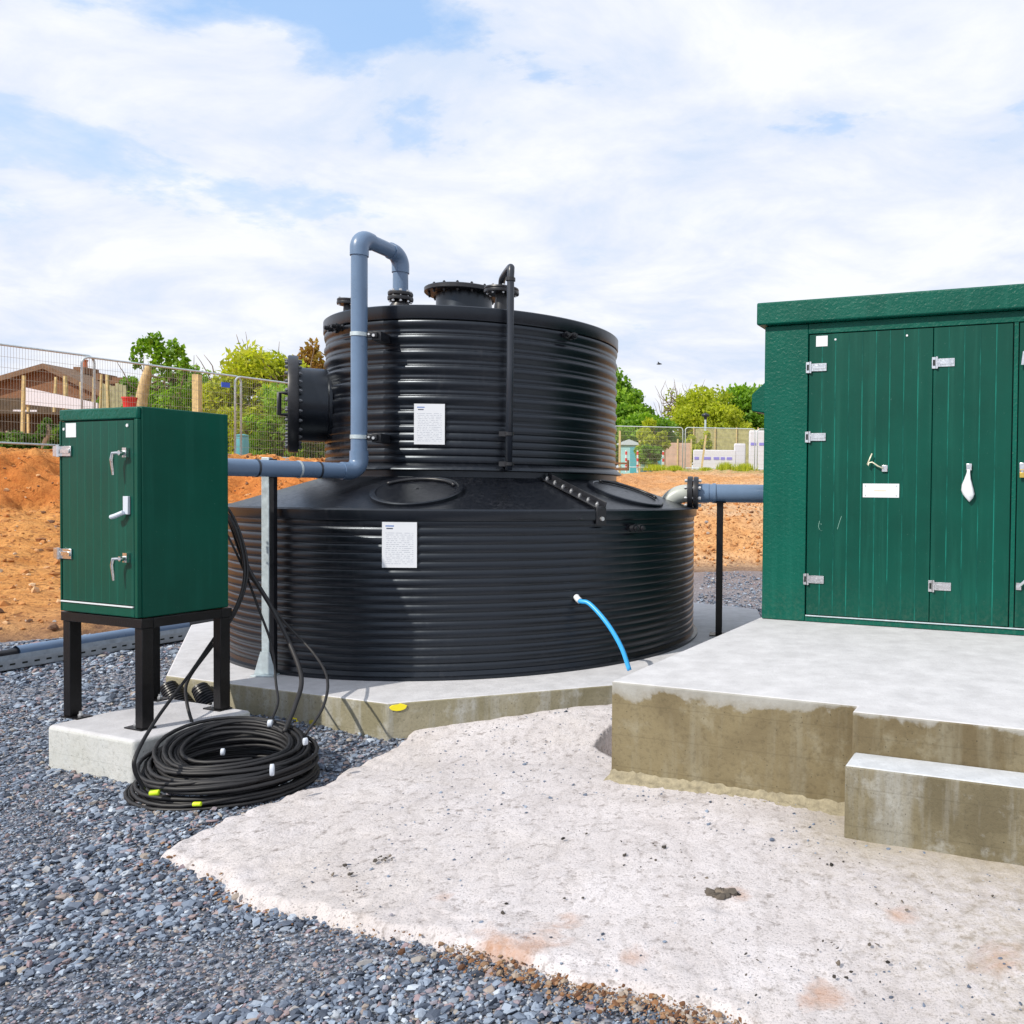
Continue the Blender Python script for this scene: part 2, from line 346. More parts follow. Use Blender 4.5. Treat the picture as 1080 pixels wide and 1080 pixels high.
def mat_pad():
    m = mat('poured_concrete', (.6,.56,.55), .85); t = m.node_tree; b = t.nodes['Principled BSDF']
    P = t.nodes.new('ShaderNodeNewGeometry').outputs['Position']
    n0 = noise(t, P, .8, 5, .6); n1 = noise(t, P, 3.2, 9, .68, .5); n2 = noise(t, P, 22, 7, .7); n3 = noise(t, P, 120, 4, .7)
    c = mixc(t, ramp(t, n1, [(.32, 0.), (.66, 1.)]), (.52,.485,.49), (.645,.615,.635))
    c = mixc(t, ramp(t, n0, [(.5, 0.), (.7, .45)]), c, (.50,.44,.38))
    c = mixc(t, ramp(t, n2, [(.33, .8), (.45, 0.)]), c, (.22,.19,.18))
    c = mixc(t, ramp(t, n3, [(.34, .7), (.46, 0.)]), c, (.16,.15,.15))
    # rust-coloured clay smears
    for (x, y, r) in ((.06,3.02,.09), (-.52,2.86,.08), (-.75,2.72,.13), (-.62,2.66,.16), (-1.0,3.0,.06), (-.28,2.62,.1), (.9,2.6,.16), (.62,2.9,.1), (.3,2.45,.12)):
        d = t.nodes.new('ShaderNodeVectorMath'); d.operation = 'DISTANCE'; L(t, P, d.inputs[0]); d.inputs[1].default_value = (x, y, .04)
        q = math_(t, 'ADD', math_(t, 'DIVIDE', d.outputs['Value'], r), math_(t, 'MULTIPLY', math_(t, 'SUBTRACT', n1, .5), 3.2))
        c = mixc(t, ramp(t, q, [(.05, .6), (.75, 0.)]), c, (.42,.21,.11))
    # damp sandy strip in front of the slab wall and steps
    sp = t.nodes.new('ShaderNodeSeparateXYZ'); L(t, P, sp.inputs[0])
    e = math_(t, 'ADD', math_(t, 'ADD', sp.outputs[1], math_(t, 'MULTIPLY', sp.outputs[0], .385)), math_(t, 'MULTIPLY', math_(t, 'SUBTRACT', n1, .5), .5))
    e = math_(t, 'MULTIPLY', ramp(t, math_(t, 'SUBTRACT', e, 3.2), [(.2, 0.), (.62, .6)]), ramp(t, math_(t, 'ADD', sp.outputs[0], .2), [(.5, 0.), (.8, 1.)]))
    c = mixc(t, e, c, (.36,.31,.2))
    wz = math_(t, 'MULTIPLY', ramp(t, math_(t, 'ADD', math_(t, 'MULTIPLY', sp.outputs[0], .5), n0), [(.55, 0.), (1.05, .55)]), ramp(t, n2, [(.42, 1.), (.62, .15)]))
    c = mixc(t, wz, c, (.34,.29,.215))
    wv = t.nodes.new('ShaderNodeTexWave'); wv.inputs['Scale'].default_value = 2.2; wv.inputs['Distortion'].default_value = 9; wv.inputs['Detail'].default_value = 5; wv.inputs['Detail Scale'].default_value = 1.6; L(t, P, wv.inputs['Vector'])
    c = mixc(t, ramp(t, wv.outputs['Fac'], [(.0, .22), (.12, 0.)]), c, (.3,.27,.26))
    L(t, c, b.inputs['Base Color'])
    bn = t.nodes.new('ShaderNodeBump'); bn.inputs['Strength'].default_value = .9; bn.inputs['Distance'].default_value = .015
    L(t, math_(t, 'ADD', math_(t, 'MULTIPLY', n1, 1.2), math_(t, 'ADD', math_(t, 'MULTIPLY', n2, .5), math_(t, 'MULTIPLY', n3, .2))), bn.inputs['Height']); L(t, bn.outputs[0], b.inputs['Normal'])
    return m

M_HDPE = mat_plastic_black()
M_BLACK = mat('black_plastic_fitting', (.014,.015,.019), .38, noise_amt=.3)
M_RUBBER = mat('black_rubber_cable', (.012,.012,.014), .55, noise_amt=.3, noise_scale=6)
M_STEELB = mat('black_painted_steel', (.005,.005,.006), .35, spec=.3, noise_amt=.3, bump=.15)
M_PVC = mat('grey_pvc', (.125,.195,.31), .3, noise_amt=.1, noise_scale=5)
M_PVCD = mat('dark_grey_pvc', (.022,.028,.04), .35, noise_amt=.1, noise_scale=5)
M_PALEPIPE = mat('pale_grey_bend', (.42,.45,.42), .35, noise_amt=.1, noise_scale=5)
M_BOLT = mat('zinc_bolt', (.62,.63,.64), .35, metal=.8)
M_BOLTD = mat('dull_bolt', (.25,.26,.28), .5, metal=.6)
M_CHROME = mat('bright_steel', (.78,.79,.8), .22, metal=1.0, noise_amt=.15, noise_scale=60)
M_GALV = mat('galvanised_steel', (.50,.58,.62), .5, metal=.35, noise_amt=.18, noise_scale=25)
M_WIRE = mat('fence_wire', (.42,.40,.34), .6, metal=.2)
M_ALU = mat('dull_galvanised_tray', (.34,.38,.43), .5, metal=.4, noise_amt=.25, noise_scale=12)
M_GREEN = mat_green('green_grp_stippled', True); M_GREEND = mat_green('green_grp_door', False, (.0,.058,.040))
M_GREENC = mat_green('green_cabinet_skin', False, (.0,.068,.044))
M_GREENE = mat('green_bead_highlight', (.002,.10,.075), .4, spec=.3)  # light caught by the board beads, put into the colour as paler green
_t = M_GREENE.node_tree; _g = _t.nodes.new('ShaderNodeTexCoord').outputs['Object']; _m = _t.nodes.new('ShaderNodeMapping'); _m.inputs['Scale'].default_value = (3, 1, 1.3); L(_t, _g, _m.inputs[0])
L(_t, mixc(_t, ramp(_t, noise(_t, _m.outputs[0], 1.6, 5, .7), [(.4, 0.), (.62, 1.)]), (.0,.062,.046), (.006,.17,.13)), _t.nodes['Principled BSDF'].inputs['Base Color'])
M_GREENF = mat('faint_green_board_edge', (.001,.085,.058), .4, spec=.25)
M_DARK = mat('dark_gap', (.008,.012,.011), .8)
M_WHITE = mat('white_paper', (.64,.67,.70), .6)
M_INK = mat('pale_grey_print', (.45,.47,.52), .7); M_INKB = mat('blue_print', (.12,.2,.45), .7); M_INKD = mat('dark_print', (.06,.07,.09), .7)
M_BLUE = mat('blue_water_pipe', (.035,.36,.78), .35)
M_TAPEY = mat('yellow_green_tape', (.62,.85,.02), .5); M_TAPEW = mat('white_tape', (.55,.60,.68), .5)
M_YEL = mat('yellow_spray_paint', (.85,.72,.02), .7)
M_SLABT = mat_concrete('tank_slab_concrete', (.61,.61,.635), (.22,.20,.125), (.36,.33,.24), sc=1.3)
M_SLABK = mat_concrete('kiosk_slab_concrete', (.62,.62,.645), (.115,.088,.044), (.195,.16,.088), grey=(.24,.225,.165), topline=.485)
M_STEP = mat_concrete('step_concrete', (.60,.63,.67), (.115,.097,.056), (.20,.175,.11), grey=(.32,.33,.32), sc=1.6)
M_PLINTH = mat_concrete('plinth_concrete', (.58,.58,.61), (.44,.45,.42), (.52,.53,.52), grey=(.48,.5,.5))
M_MORTAR = mat('sandy_mortar', (.29,.255,.175), .95, noise_amt=.3, noise_scale=30, bump=.8, bump_scale=60)
M_PAD = mat_pad(); M_GRAVEL = mat_gravel(); M_SOIL = mat_soil()
M_STONE = mat_tint('gravel_stones', [(0., (.045,.057,.083)), (.2, (.10,.125,.175)), (.42, (.175,.22,.295)), (.6, (.29,.35,.44)), (.74, (.21,.24,.29)), (.82, (.28,.205,.225)), (.9, (.31,.27,.23)), (.96, (.36,.42,.50)), (1., (.5,.55,.62))], .75, spec=.4)
M_DEBRIS = mat_tint('dark_debris', [(0., (.02,.018,.016)), (.6, (.08,.07,.06)), (1., (.18,.15,.12))], .9)
M_CLOD = mat_tint('clay_clods', [(0., (.10,.07,.06)), (.2, (.22,.12,.07)), (.3, (.36,.15,.05)), (.7, (.55,.27,.10)), (.85, (.58,.40,.24)), (1., (.3,.3,.32))], .95)
M_CRUMB = mat_tint('clay_crumbs', [(0., (.10,.05,.03)), (.4, (.25,.125,.06)), (.75, (.30,.22,.15)), (1., (.36,.33,.31))], .95)
M_LEAF_Y = mat_tint('yellow_green_leaves', [(0., (.22,.28,.02)), (.5, (.42,.48,.04)), (1., (.62,.62,.08))], .6, .5)
M_LEAF_G = mat_tint('mid_green_leaves', [(0., (.07,.17,.015)), (.5, (.17,.33,.025)), (1., (.33,.50,.05))], .55, .45)
M_LEAF_D = mat_tint('dark_green_leaves', [(0., (.03,.08,.012)), (.5, (.08,.17,.025)), (1., (.18,.3,.04))], .55, .35)
M_LEAF_O = mat_tint('rusty_leaves', [(0., (.2,.1,.02)), (.5, (.36,.2,.05)), (1., (.4,.34,.08))], .6, .4)
M_BARK = mat('bark', (.2,.14,.09), .9, noise_amt=.4, noise_scale=8, bump=.5, bump_scale=20)
M_BARKL = mat('pale_cut_bark', (.5,.38,.2), .9, noise_amt=.35, noise_scale=6, bump=.5, bump_scale=20)
M_WOOD = mat('pale_timber', (.55,.42,.2), .8, noise_amt=.25, noise_scale=10)
M_BRICKD = mat('shaded_brown_wall', (.07,.05,.03), .9, noise_amt=.4, noise_scale=3)  # brick colour taken darker, with the shade under the lean-to painted in
M_BRICK = mat('brown_brick', (.19,.095,.05), .9, noise_amt=.3, noise_scale=12); M_POT = mat('red_clay', (.5,.14,.06), .8)
M_ROOF = mat('brown_roof_tiles', (.17,.105,.065), .9, noise_amt=.3, noise_scale=6, bump=.6, bump_scale=12)
M_GLASS = mat('dark_window_glass', (.03,.05,.08), .1)
M_WPAINT = mat('white_painted_board', (.62,.62,.68), .6, noise_amt=.05)
M_TEAL = mat('pale_teal_paint', (.32,.58,.60), .6, noise_amt=.12, noise_scale=3); M_TEALD = mat('teal_plastic', (.08,.36,.42), .45)
M_PINKF = mat('pinkish_fence_board', (.52,.36,.28), .85, noise_amt=.2, noise_scale=3)
M_RED = mat('red_plastic', (.6,.03,.03), .5); M_PURPLE = mat('purple_print', (.22,.2,.62), .6)
M_MESHG = mat('greenish_debris_net', (.36,.34,.16), .9, noise_amt=.35, noise_scale=4)
M_SIGNB = mat('blue_sign', (.03,.1,.6), .5)

def mat_notice():
    m = mat('printed_paper', (.8,.82,.85), .6); t = m.node_tree; b = t.nodes['Principled BSDF']
    O_ = t.nodes.new('ShaderNodeTexCoord').outputs['Object']; sp = t.nodes.new('ShaderNodeSeparateXYZ'); L(t, O_, sp.inputs[0]); X_, Y_ = sp.outputs[0], sp.outputs[1]
    row = math_(t, 'LESS_THAN', math_(t, 'FRACT', math_(t, 'MULTIPLY', Y_, 80)), .28)
    mpn = t.nodes.new('ShaderNodeMapping'); mpn.inputs['Scale'].default_value = (60, 80, 0); L(t, O_, mpn.inputs[0])
    word = math_(t, 'GREATER_THAN', noise(t, mpn.outputs[0], 1.0, 2, .5), .47)
    def band(v, a, b_): return math_(t, 'MULTIPLY', math_(t, 'GREATER_THAN', v, a), math_(t, 'LESS_THAN', v, b_))
    txt = math_(t, 'MULTIPLY', math_(t, 'MULTIPLY', row, word), math_(t, 'MULTIPLY', band(X_, -.09, .09), band(Y_, -.125, .085)))
    c = mixc(t, math_(t, 'MULTIPLY', txt, .75), (.62,.65,.70), (.25,.28,.36))
    c = mixc(t, math_(t, 'MULTIPLY', band(X_, -.09, -.035), band(Y_, .118, .127)), c, (.12,.2,.45))
    c = mixc(t, math_(t, 'MULTIPLY', band(X_, -.084, -.042), band(Y_, .102, .110)), c, (.05,.06,.1))
    L(t, c, b.inputs['Base Color']); return m
M_NOTICE = mat_notice()

# ------------------------------------------------------------------ ground
def gz(x, y):                                  # level of the gravel
    return .10*sstep(4.45, 5.3, y)*sstep(-3.6, -2.7, x)*(1-sstep(7, 9, y))
def poly_sd(x, y, P):                          # signed distance, negative inside
    P = np.array(P); n = len(P); d = np.full(x.shape, 1e9); ins = np.zeros(x.shape, bool)
    for i in range(n):
        a = P[i]; b = P[(i+1) % n]; e = b-a
        t = np.clip(((x-a[0])*e[0]+(y-a[1])*e[1])/(e@e), 0, 1)
        d = np.minimum(d, np.hypot(x-a[0]-t*e[0], y-a[1]-t*e[1]))
        c = ((a[1] > y) != (b[1] > y)) & (x < (b[0]-a[0])*(y-a[1])/(b[1]-a[1]+1e-12)+a[0])
        ins ^= c
    return np.where(ins, -d, d)
def grid(xs, ys):
    nx, ny = len(xs), len(ys); X, Y = np.meshgrid(xs, ys)
    i = np.arange(nx*ny).reshape(ny, nx)
    Fc = np.stack([i[:-1,:-1].ravel(), i[:-1,1:].ravel(), i[1:,1:].ravel(), i[1:,:-1].ravel()], 1)
    return X, Y, Fc
def axis(segs):
    out = []
    for a, b, s in segs: out += list(np.arange(a, b, s))
    out.append(segs[-1][1]); return np.array(out)
xs = axis([(-600,-100,100), (-100,-30,10), (-30,-16,.7), (-16,3.5,.075), (3.5,12,.5), (12,40,4), (40,100,10), (100,600,100)])
ys = axis([(-60,-6,9), (-6,6,1), (6,22,.075), (22,46,.25), (46,80,3), (80,900,80)])
X, Y, Fc = grid(xs, ys)
tt = (Y-8.0)-(X+6.5)*1.3-(fbm(X*.7, Y*.7, 3, 5)-.5)*1.6
tt = np.where(X < -6.6, np.maximum(tt, (Y-8.0)*1.35+(-6.5-X)*.45), tt)
hl = np.interp(tt, [0, .8, 4, 12, 15, 17.2, 19], [-.06, .12, .32, .95, 1.2, 2.1, 2.25])
yr = Y+(fbm(X*.6, Y*.6, 3, 8)-.5)*1.2
hr = np.interp(yr, [15.8, 16.6, 18.8, 24, 30, 40, 46], [-.06, .08, 1.02, 1.32, 1.85, 2.62, 2.7])
w = sstep(-5.2, -2.6, X)
H0 = hl*(1-w)+hr*w
clod = (fbm(X*1.6, Y*1.6, 5, 3, .62)-.5)*.62 + np.abs(fbm(X*4, Y*4, 3, 11)-.5)*-.5+.05
steep = np.clip(sstep(12.5, 14.5, tt)*(1-sstep(17.5, 19, tt))*(1-w) + .35, 0, 1)
amp = sstep(0, 1.0, H0+.05)*.9*steep + .1
zt = H0+clod*amp*np.where(H0 > 0, 1, .1)
zt = np.where((H0 < 0), -.06, zt)
zt = np.where((X > -1.0) & (X < -.4) & (Y > 4.3) & (Y < 5.2), -.22, zt)
o = npmesh('ground', np.stack([X.ravel(), Y.ravel(), zt.ravel()], 1), Fc, M_SOIL, smooth=True); o['kind'] = 'structure'
def soil_z(x, y):
    i = np.clip(np.searchsorted(xs, x), 0, len(xs)-1); j = np.clip(np.searchsorted(ys, y), 0, len(ys)-1); return float(zt[j, i])

xs2 = axis([(-13,-7,.2), (-7,3,.06), (3,9,.3)]); ys2 = axis([(-5,2,.3), (2,9,.06), (9,17.4,.15)])
X, Y, Fc = grid(xs2, ys2)
Zg = gz(X, Y)+(fbm(X*1.1, Y*1.1, 4, 21)-.5)*.035-.012-.30*(poly_sd(X, Y, [tuple(onz(*q, .06).xy) for q in ((618,788),(644,764),(672,760),(672,800),(640,800))]) < .0)
o = npmesh('gravel_ground', np.stack([X.ravel(), Y.ravel(), Zg.ravel()], 1), Fc, M_GRAVEL, smooth=True); o['kind'] = 'structure'

HOLE = [tuple(onz(*q, .06).xy) for q in ((627,785),(646,771),(664,768),(664,793),(648,793))]
PAD = [(-.62,5.5),(-1.867,5.112),(-1.9,4.689),(-2.056,4.139),(-2.26,3.72),(-2.29,3.342),(-1.937,3.155),(-1.714,2.965),(-1.386,2.85),(-1.151,2.772),(-.898,2.694),(-.692,2.597),(-.502,2.512),(-.345,2.446),(-.198,2.406),(-.085,2.358),(.047,2.296),(.25,2.15),(.6,1.75),(1.4,1.3),(4.5,.9),(4.5,3.6),(.9,5.3)]
xs3 = axis([(-2.6,1.9,.0125), (1.9,4.6,.08)]); ys3 = axis([(.8,2,.08), (2,5.6,.0125)])
X, Y, Fc = grid(xs3, ys3)
sdp = poly_sd(X, Y, PAD)+(fbm(X*5, Y*5, 5, 31, .6)-.5)*.13
top = gz(X, Y)+.028+(fbm(X*1.3, Y*1.3, 4, 33)-.5)*.03+(fbm(X*14, Y*14, 3, 35)-.5)*.006*(1+3*sstep(-.35,0,sdp))
hole_ = poly_sd(X, Y, HOLE)+(fbm(X*9, Y*9, 3, 91)-.5)*.03; top = top-.30*(1-sstep(-.012, .012, hole_))
divot = np.exp(-(((X-0.0)/.055)**2+((Y-2.93)/.04)**2)); top = top-.022*divot+.012*np.exp(-(((X-.0)/.09)**2+((Y-2.93)/.06)**2))
drop = sstep(-.05, .02, sdp)
Zp = np.where(hole_ < 0, np.maximum(top, -.2), top)*(1-drop)+(-.06)*drop
keep = (sdp < .03)
kf = keep.ravel()[Fc].any(1)
o = npmesh('concrete_pad', np.stack([X.ravel(), Y.ravel(), Zp.ravel()], 1), Fc[kf], M_PAD, smooth=True); o['kind'] = 'structure'

# stones
TS = [(-.9,5.3)]
TANK_SLAB = [(-1.965,4.834),(-3.70,5.50),(-4.85,7.55),(-4.5,9.1),(-3.0,10.1),(-1.2,10.1),(.35,9.0),(.42,6.4),(-.7,5.378)]
KX, KY, KZ, KA = .294, 6.568, .52, -.36
def kw(x, y, z=0):
    return Vector((KX+x*cos(KA)-y*sin(KA), KY+x*sin(KA)+y*cos(KA), z))
KS = [tuple(kw(x, y).xy) for x, y in ((-.03,-2.42),(1.258,-2.42),(1.275,-2.74),(4.6,-2.74),(4.6,2.8),(-.03,2.8))]
PLA = -.389; PLO = Vector((-2.972, 4.172, 0))     # cabinet plinth, front right corner
def pw(x, y, z=0): return Vector((PLO.x+x*cos(PLA)-y*sin(PLA), PLO.y+x*sin(PLA)+y*cos(PLA), z))
PL = [tuple(pw(x, y).xy) for x, y in ((-.705,0),(0,0),(0,.66),(-.705,.66))]
_ph = (1+5**.5)/2
ICO = np.array([(-1,_ph,0),(1,_ph,0),(-1,-_ph,0),(1,-_ph,0),(0,-1,_ph),(0,1,_ph),(0,-1,-_ph),(0,1,-_ph),(_ph,0,-1),(_ph,0,1),(-_ph,0,-1),(-_ph,0,1)])/1.9
ICF = np.array([(0,11,5),(0,5,1),(0,1,7),(0,7,10),(0,10,11),(1,5,9),(5,11,4),(11,10,2),(10,7,6),(7,1,8),(3,9,4),(3,4,2),(3,2,6),(3,6,8),(3,8,9),(4,9,5),(2,4,11),(6,2,10),(8,6,7),(9,8,1)])
def stones(name, x, y, z, r, material, tint, jit=.36, flat=(.62,.45)):
    n = len(x); V = ICO[None]*(1+RNG.uniform(-jit, jit, (n,12,1)))+RNG.uniform(-.12,.12,(n,12,3))
    V = V*np.stack([r, r*RNG.uniform(.55,.95,n), r*RNG.uniform(*sorted((flat[1]-.15, flat[0])), n)], 1)[:,None,:]
    a = RNG.uniform(0, 2*pi, n); b = RNG.normal(0, .45, n); c_, s_ = np.cos(b)[:,None], np.sin(b)[:,None]
    Vy = V[...,1]*c_-V[...,2]*s_; Vz = V[...,1]*s_+V[...,2]*c_; Vx = V[...,0]
    c_, s_ = np.cos(a)[:,None], np.sin(a)[:,None]
    V = np.stack([Vx*c_-Vy*s_+x[:,None], Vx*s_+Vy*c_+y[:,None], Vz+z[:,None]], -1)
    Fs = (ICF[None]+12*np.arange(n)[:,None,None]).reshape(-1,3)
    return npmesh(name, V.reshape(-1,3), Fs, material, attr=np.repeat(tint, 12))
def scatter(x0, x1, y0, y1, dens, padlim=-.01):
    n = int((x1-x0)*(y1-y0)*dens); x = RNG.uniform(x0, x1, n); y = RNG.uniform(y0, y1, n)
    sdn = poly_sd(x, y, PAD)+(fbm(x*5, y*5, 5, 31, .6)-.5)*.13
    ok = (sdn > padlim-RNG.exponential(.035, n)*(x < -1.1)) & (poly_sd(x, y, TANK_SLAB) > .0) & (poly_sd(x, y, KS) > .0) & (poly_sd(x, y, PL) > .0)
    ok &= (x/np.maximum(y, .1) > -1.35)
    ok &= ((y-8.0)-(x+6.5)*1.3 < .3) | (x > -6)
    return x[ok], y[ok]
xa, ya = [], []
for a in ((-5.4,.9,1.6,4.3,7800), (-7,-1.2,4.3,5.6,3400), (-8.5,-3.2,5.6,9,1400), (-.4,2,8.5,16,250)):
    x, y = scatter(*a); xa.append(x); ya.append(y)
x = np.concatenate(xa); y = np.concatenate(ya)
r = np.clip(RNG.lognormal(np.log(.0076), .42, len(x)),   .003, .022)*np.where(y > 5.6, 1.6, 1)
r = r*np.where(fbm(x*1.5, y*1.5, 3, 77) > .54, .6, 1.1)
z = gz(x, y)+(fbm(x*1.1, y*1.1, 4, 21)-.5)*.035-.012+r*.25+RNG.uniform(0, .008, len(x))
o = stones('gravel', x, y, z, r, M_STONE, RNG.uniform(0, 1, len(x))**1.15); tag(o, 'loose blue grey crushed stone gravel', 'gravel', kind='stuff')
# crumbs of clay and concrete along the pad edge, dark grit over the pad
n = 4200; k = RNG.integers(4, 18, n); P = np.array(PAD); u = RNG.uniform(0, 1, n)
x = P[k,0]*(1-u)+P[k+1,0]*u+RNG.normal(0, .038, n); y = P[k,1]*(1-u)+P[k+1,1]*u+RNG.normal(-.012, .034, n)
sel = RNG.uniform(0, 1, n) < np.where(x > -.9, .8, .12); x, y = x[sel], y[sel]
r = np.clip(RNG.lognormal(np.log(.0036), .62, len(x)), .0015, .014)
o = stones('clay_crumbs', x, y, np.full(len(x), .008)+r*.3, r, M_CRUMB, RNG.uniform(0, 1, len(x))); tag(o, 'brown clay and mortar crumbs along the broken pad edge', 'crumbs', kind='stuff')
cl = []
for (px_, py_, sp_, k_) in ((405,907,.022,34),(360,922,.04,16),(372,945,.04,10),(760,944,.03,130),(700,905,.09,26),(745,930,.07,30),(900,1010,.10,18),(610,880,.09,12),(560,955,.07,8),(880,905,.10,14),(985,960,.12,18),(820,1010,.14,18)):
    c_ = onz(px_, py_, .03); cl.append(np.stack([RNG.normal(c_.x, sp_, k_), RNG.normal(c_.y, sp_*.7, k_), np.full(k_, .034)], 1))
cl = np.concatenate(cl); r = np.clip(RNG.lognormal(np.log(.0036), .6, len(cl)), .0012, .012)
c_ = onz(761, 945, .03); k_ = 26; a_ = RNG.uniform(0, 6.28, k_); q_ = RNG.uniform(0, 1, k_)**.6*.036
o = stones('mud_clod', c_.x+q_*1.2*np.cos(a_), c_.y+q_*np.sin(a_), np.full(k_, .040), RNG.uniform(.010, .024, k_), M_DEBRIS, RNG.uniform(.5, 1, k_), flat=(.7,.5)); tag(o, 'low clod of dark dried mud in the dip of the pale pad', 'mud')
o = stones('dark_debris', cl[:,0], cl[:,1], cl[:,2]+r*.1, r, M_DEBRIS, RNG.uniform(0, 1, len(cl)), flat=(.6,.3)); tag(o, 'clusters of dark dirt and twiggy scraps on the pad', 'debris', kind='stuff')
n = 3600; x = RNG.uniform(-2.2, 1.8, n); y = RNG.uniform(2.0, 5.3, n)
ok = (poly_sd(x, y, PAD) < -.06) & (poly_sd(x, y, KS) > .01) & (poly_sd(x, y, TANK_SLAB) > .01) & (fbm(x*1.6, y*1.6, 3, 55) > .46); x, y = x[ok], y[ok]
r = np.clip(RNG.lognormal(np.log(.0032), .55, len(x)), .0015, .014)
z = gz(x, y)+.028+(fbm(x*1.3, y*1.3, 4, 33)-.5)*.03
o = stones('grit', x, y, z+r*.2, r, M_STONE, RNG.beta(1.2, 2.5, len(x))*.8); tag(o, 'dark grit and small stones strewn over the pale pad', 'grit', kind='stuff')

n = 14000; x = RNG.uniform(-15, 2.5, n); y = RNG.uniform(8, 24, n)
ii = np.clip(np.searchsorted(xs, x), 0, len(xs)-1); jj = np.clip(np.searchsorted(ys, y), 0, len(ys)-1); z = zt[jj, ii]
ok = (z > .05) & ((x < -4) | (x > -1.6)); x, y, z = x[ok], y[ok], z[ok]; r = np.clip(RNG.lognormal(np.log(.020), .6, len(x)), .008, .07)
o = stones('soil_rubble', x, y, z+r*.15, r, M_CLOD, RNG.beta(2, 2, len(x)), flat=(.9,.7)); tag(o, 'clods and stones lying over the orange soil banks', 'soil clods', kind='stuff')
# ------------------------------------------------------------------ slabs
def ruffle(o, cuts): pass
sl_ = MB().prism(TANK_SLAB, -.08, .256)
tslab = put('tank_slab', sl_, M_SLABT, None, bevel=.012); tag(tslab, 'low many-sided concrete base under the big black tank', 'concrete base')
def blob(px, py, w, h, Y, name, material, parent, label, seed, nrm=None):
    c = at(px, py, Y); n = Vector(nrm).normalized(); M = frame(c+n*.004, n, (1,0,0)); R_ = random.Random(seed); b = MB(); k = 14
    b.add([(w*cos(2*pi*i/k)*(1+R_.uniform(-.25,.2)), h*sin(2*pi*i/k)*(1+R_.uniform(-.25,.2)), 0) for i in range(k)]+[(w*.9*cos(2*pi*i/k), h*.9*sin(2*pi*i/k), .0015) for i in range(k)],
          [tuple(range(k, 2*k))]+[(i, (i+1)%k, k+(i+1)%k, k+i) for i in range(k)], M)
    q = put(name, b, material, parent); q['label'] = label; return q
def face_Y(px, a, b):              # depth where the viewing line at px meets the vertical face a-b
    q = (px-PX0)/F_PX; t = (q*a[1]-a[0])/((b[0]-a[0])-q*(b[1]-a[1])); return a[1]+t*(b[1]-a[1])
A_, B_, C_ = TANK_SLAB[1], TANK_SLAB[0], TANK_SLAB[-1]
nl = Vector((-(A_[1]-B_[1]), (A_[0]-B_[0]), 0)); nl = nl if nl.y < 0 else -nl
nr = Vector((-(C_[1]-B_[1]), (C_[0]-B_[0]), 0)); nr = nr if nr.y < 0 else -nr
blob(420, 746, .05, .022, face_Y(420, B_, C_), 'paint_mark', M_YEL, tslab, 'bright yellow spray mark beside the front corner', 1, nr)
blob(311, 760, .03, .02, face_Y(311, A_, B_), 'paint_mark', M_YEL, tslab, 'yellow spray mark low on the face behind the cable coil', 2, nl)
blob(330, 762, .025, .018, face_Y(330, A_, B_), 'paint_mark', mat('faded_yellow_paint', (.45,.38,.04), .8), tslab, 'faded yellow mark', 3, nl)

ks = thing('concrete_plinth', 'thick brown stained concrete slab with steps carrying the big green kiosk', 'concrete slab', (KX, KY, 0), KA)
put('slab', MB().prism([(-.03,-2.42),(1.258,-2.42),(1.258,-2.53),(4.6,-2.53),(4.6,2.8),(-.03,2.8)], -.09, .52), M_SLABK, ks, bevel=.010)
q = put('step', MB().prism([(1.272,-2.735),(4.6,-2.735),(4.6,-2.532),(1.272,-2.532)], -.09, .339), M_STEP, ks, bevel=.010); q['label'] = 'lower stained step with pale tread'
mb = MB(); nseg = 60; prof = [(-2.421,.062),(-2.428,.05),(-2.44,.040),(-2.46,.034),(-2.485,.028),(-2.51,0)]; vs = []
for i in range(nseg+1):
    xx = -.03+i*(1.29/nseg)
    for (yy, z_) in prof:
        vs.append((xx, yy+random.uniform(-.012,.012)*(yy < -2.43), z_+random.uniform(-.009,.006)))
k = len(prof); mb.add(vs, [(i*k+j, (i+1)*k+j, (i+1)*k+j+1, i*k+j+1) for i in range(nseg) for j in range(k-1)])
put('mortar_fillet', mb, M_MORTAR, ks, smooth=True)

# ------------------------------------------------------------------ tank
TX, TY, TR, UR = -2.195, 7.346, 1.905, 1.205
tank = thing('storage_tank', 'large two-tier black ribbed plastic tank on the concrete base', 'tank', (TX, TY, .256))
def tz(z): return z-.256
def rib_profile(z0, z1, R, pitch, amp, kind):
    out = []; n = max(1, round((z1-z0)/pitch)); p = (z1-z0)/n
    for i in range(n):
        if kind == 'fine':
            for u, h in ((0,0),(.06,.1),(.13,.62),(.25,.9),(.5,1),(.75,.9),(.87,.62),(.94,.1)): out.append((R+amp*h, z0+(i+u)*p))
        else:
            for u, h in ((0,.0),(.04,.02),(.10,.16),(.16,.22),(.22,.2),(.27,.1),(.34,.12),(.42,.35),(.52,.68),(.64,.93),(.74,1),(.84,.93),(.92,.62),(.97,.2)): out.append((R+amp*h, z0+(i+u)*p))
    out.append((R, z1)); return out
lo = MB().lathe([(TR-.02, tz(.262))]+rib_profile(tz(.30), tz(1.312), TR, .0562, .0085, 'fine'), 200)
put('lower_body', lo, M_HDPE, tank, auto=50)
put('base_flange', MB().lathe([(TR-.03, tz(.258)),(TR+.045, tz(.258)),(TR+.045, tz(.276)),(TR+.012, tz(.280)),(TR+.004, tz(.31)),(TR-.03,tz(.31))], 200), M_HDPE, tank, auto=40)
put('rim_band', MB().lathe([(TR-.02, tz(1.300)),(TR+.022, tz(1.300)),(TR+.028, tz(1.308)),(TR+.028, tz(1.366)),(TR+.016, tz(1.378)),(TR-.03, tz(1.376))], 200), M_HDPE, tank, auto=40)
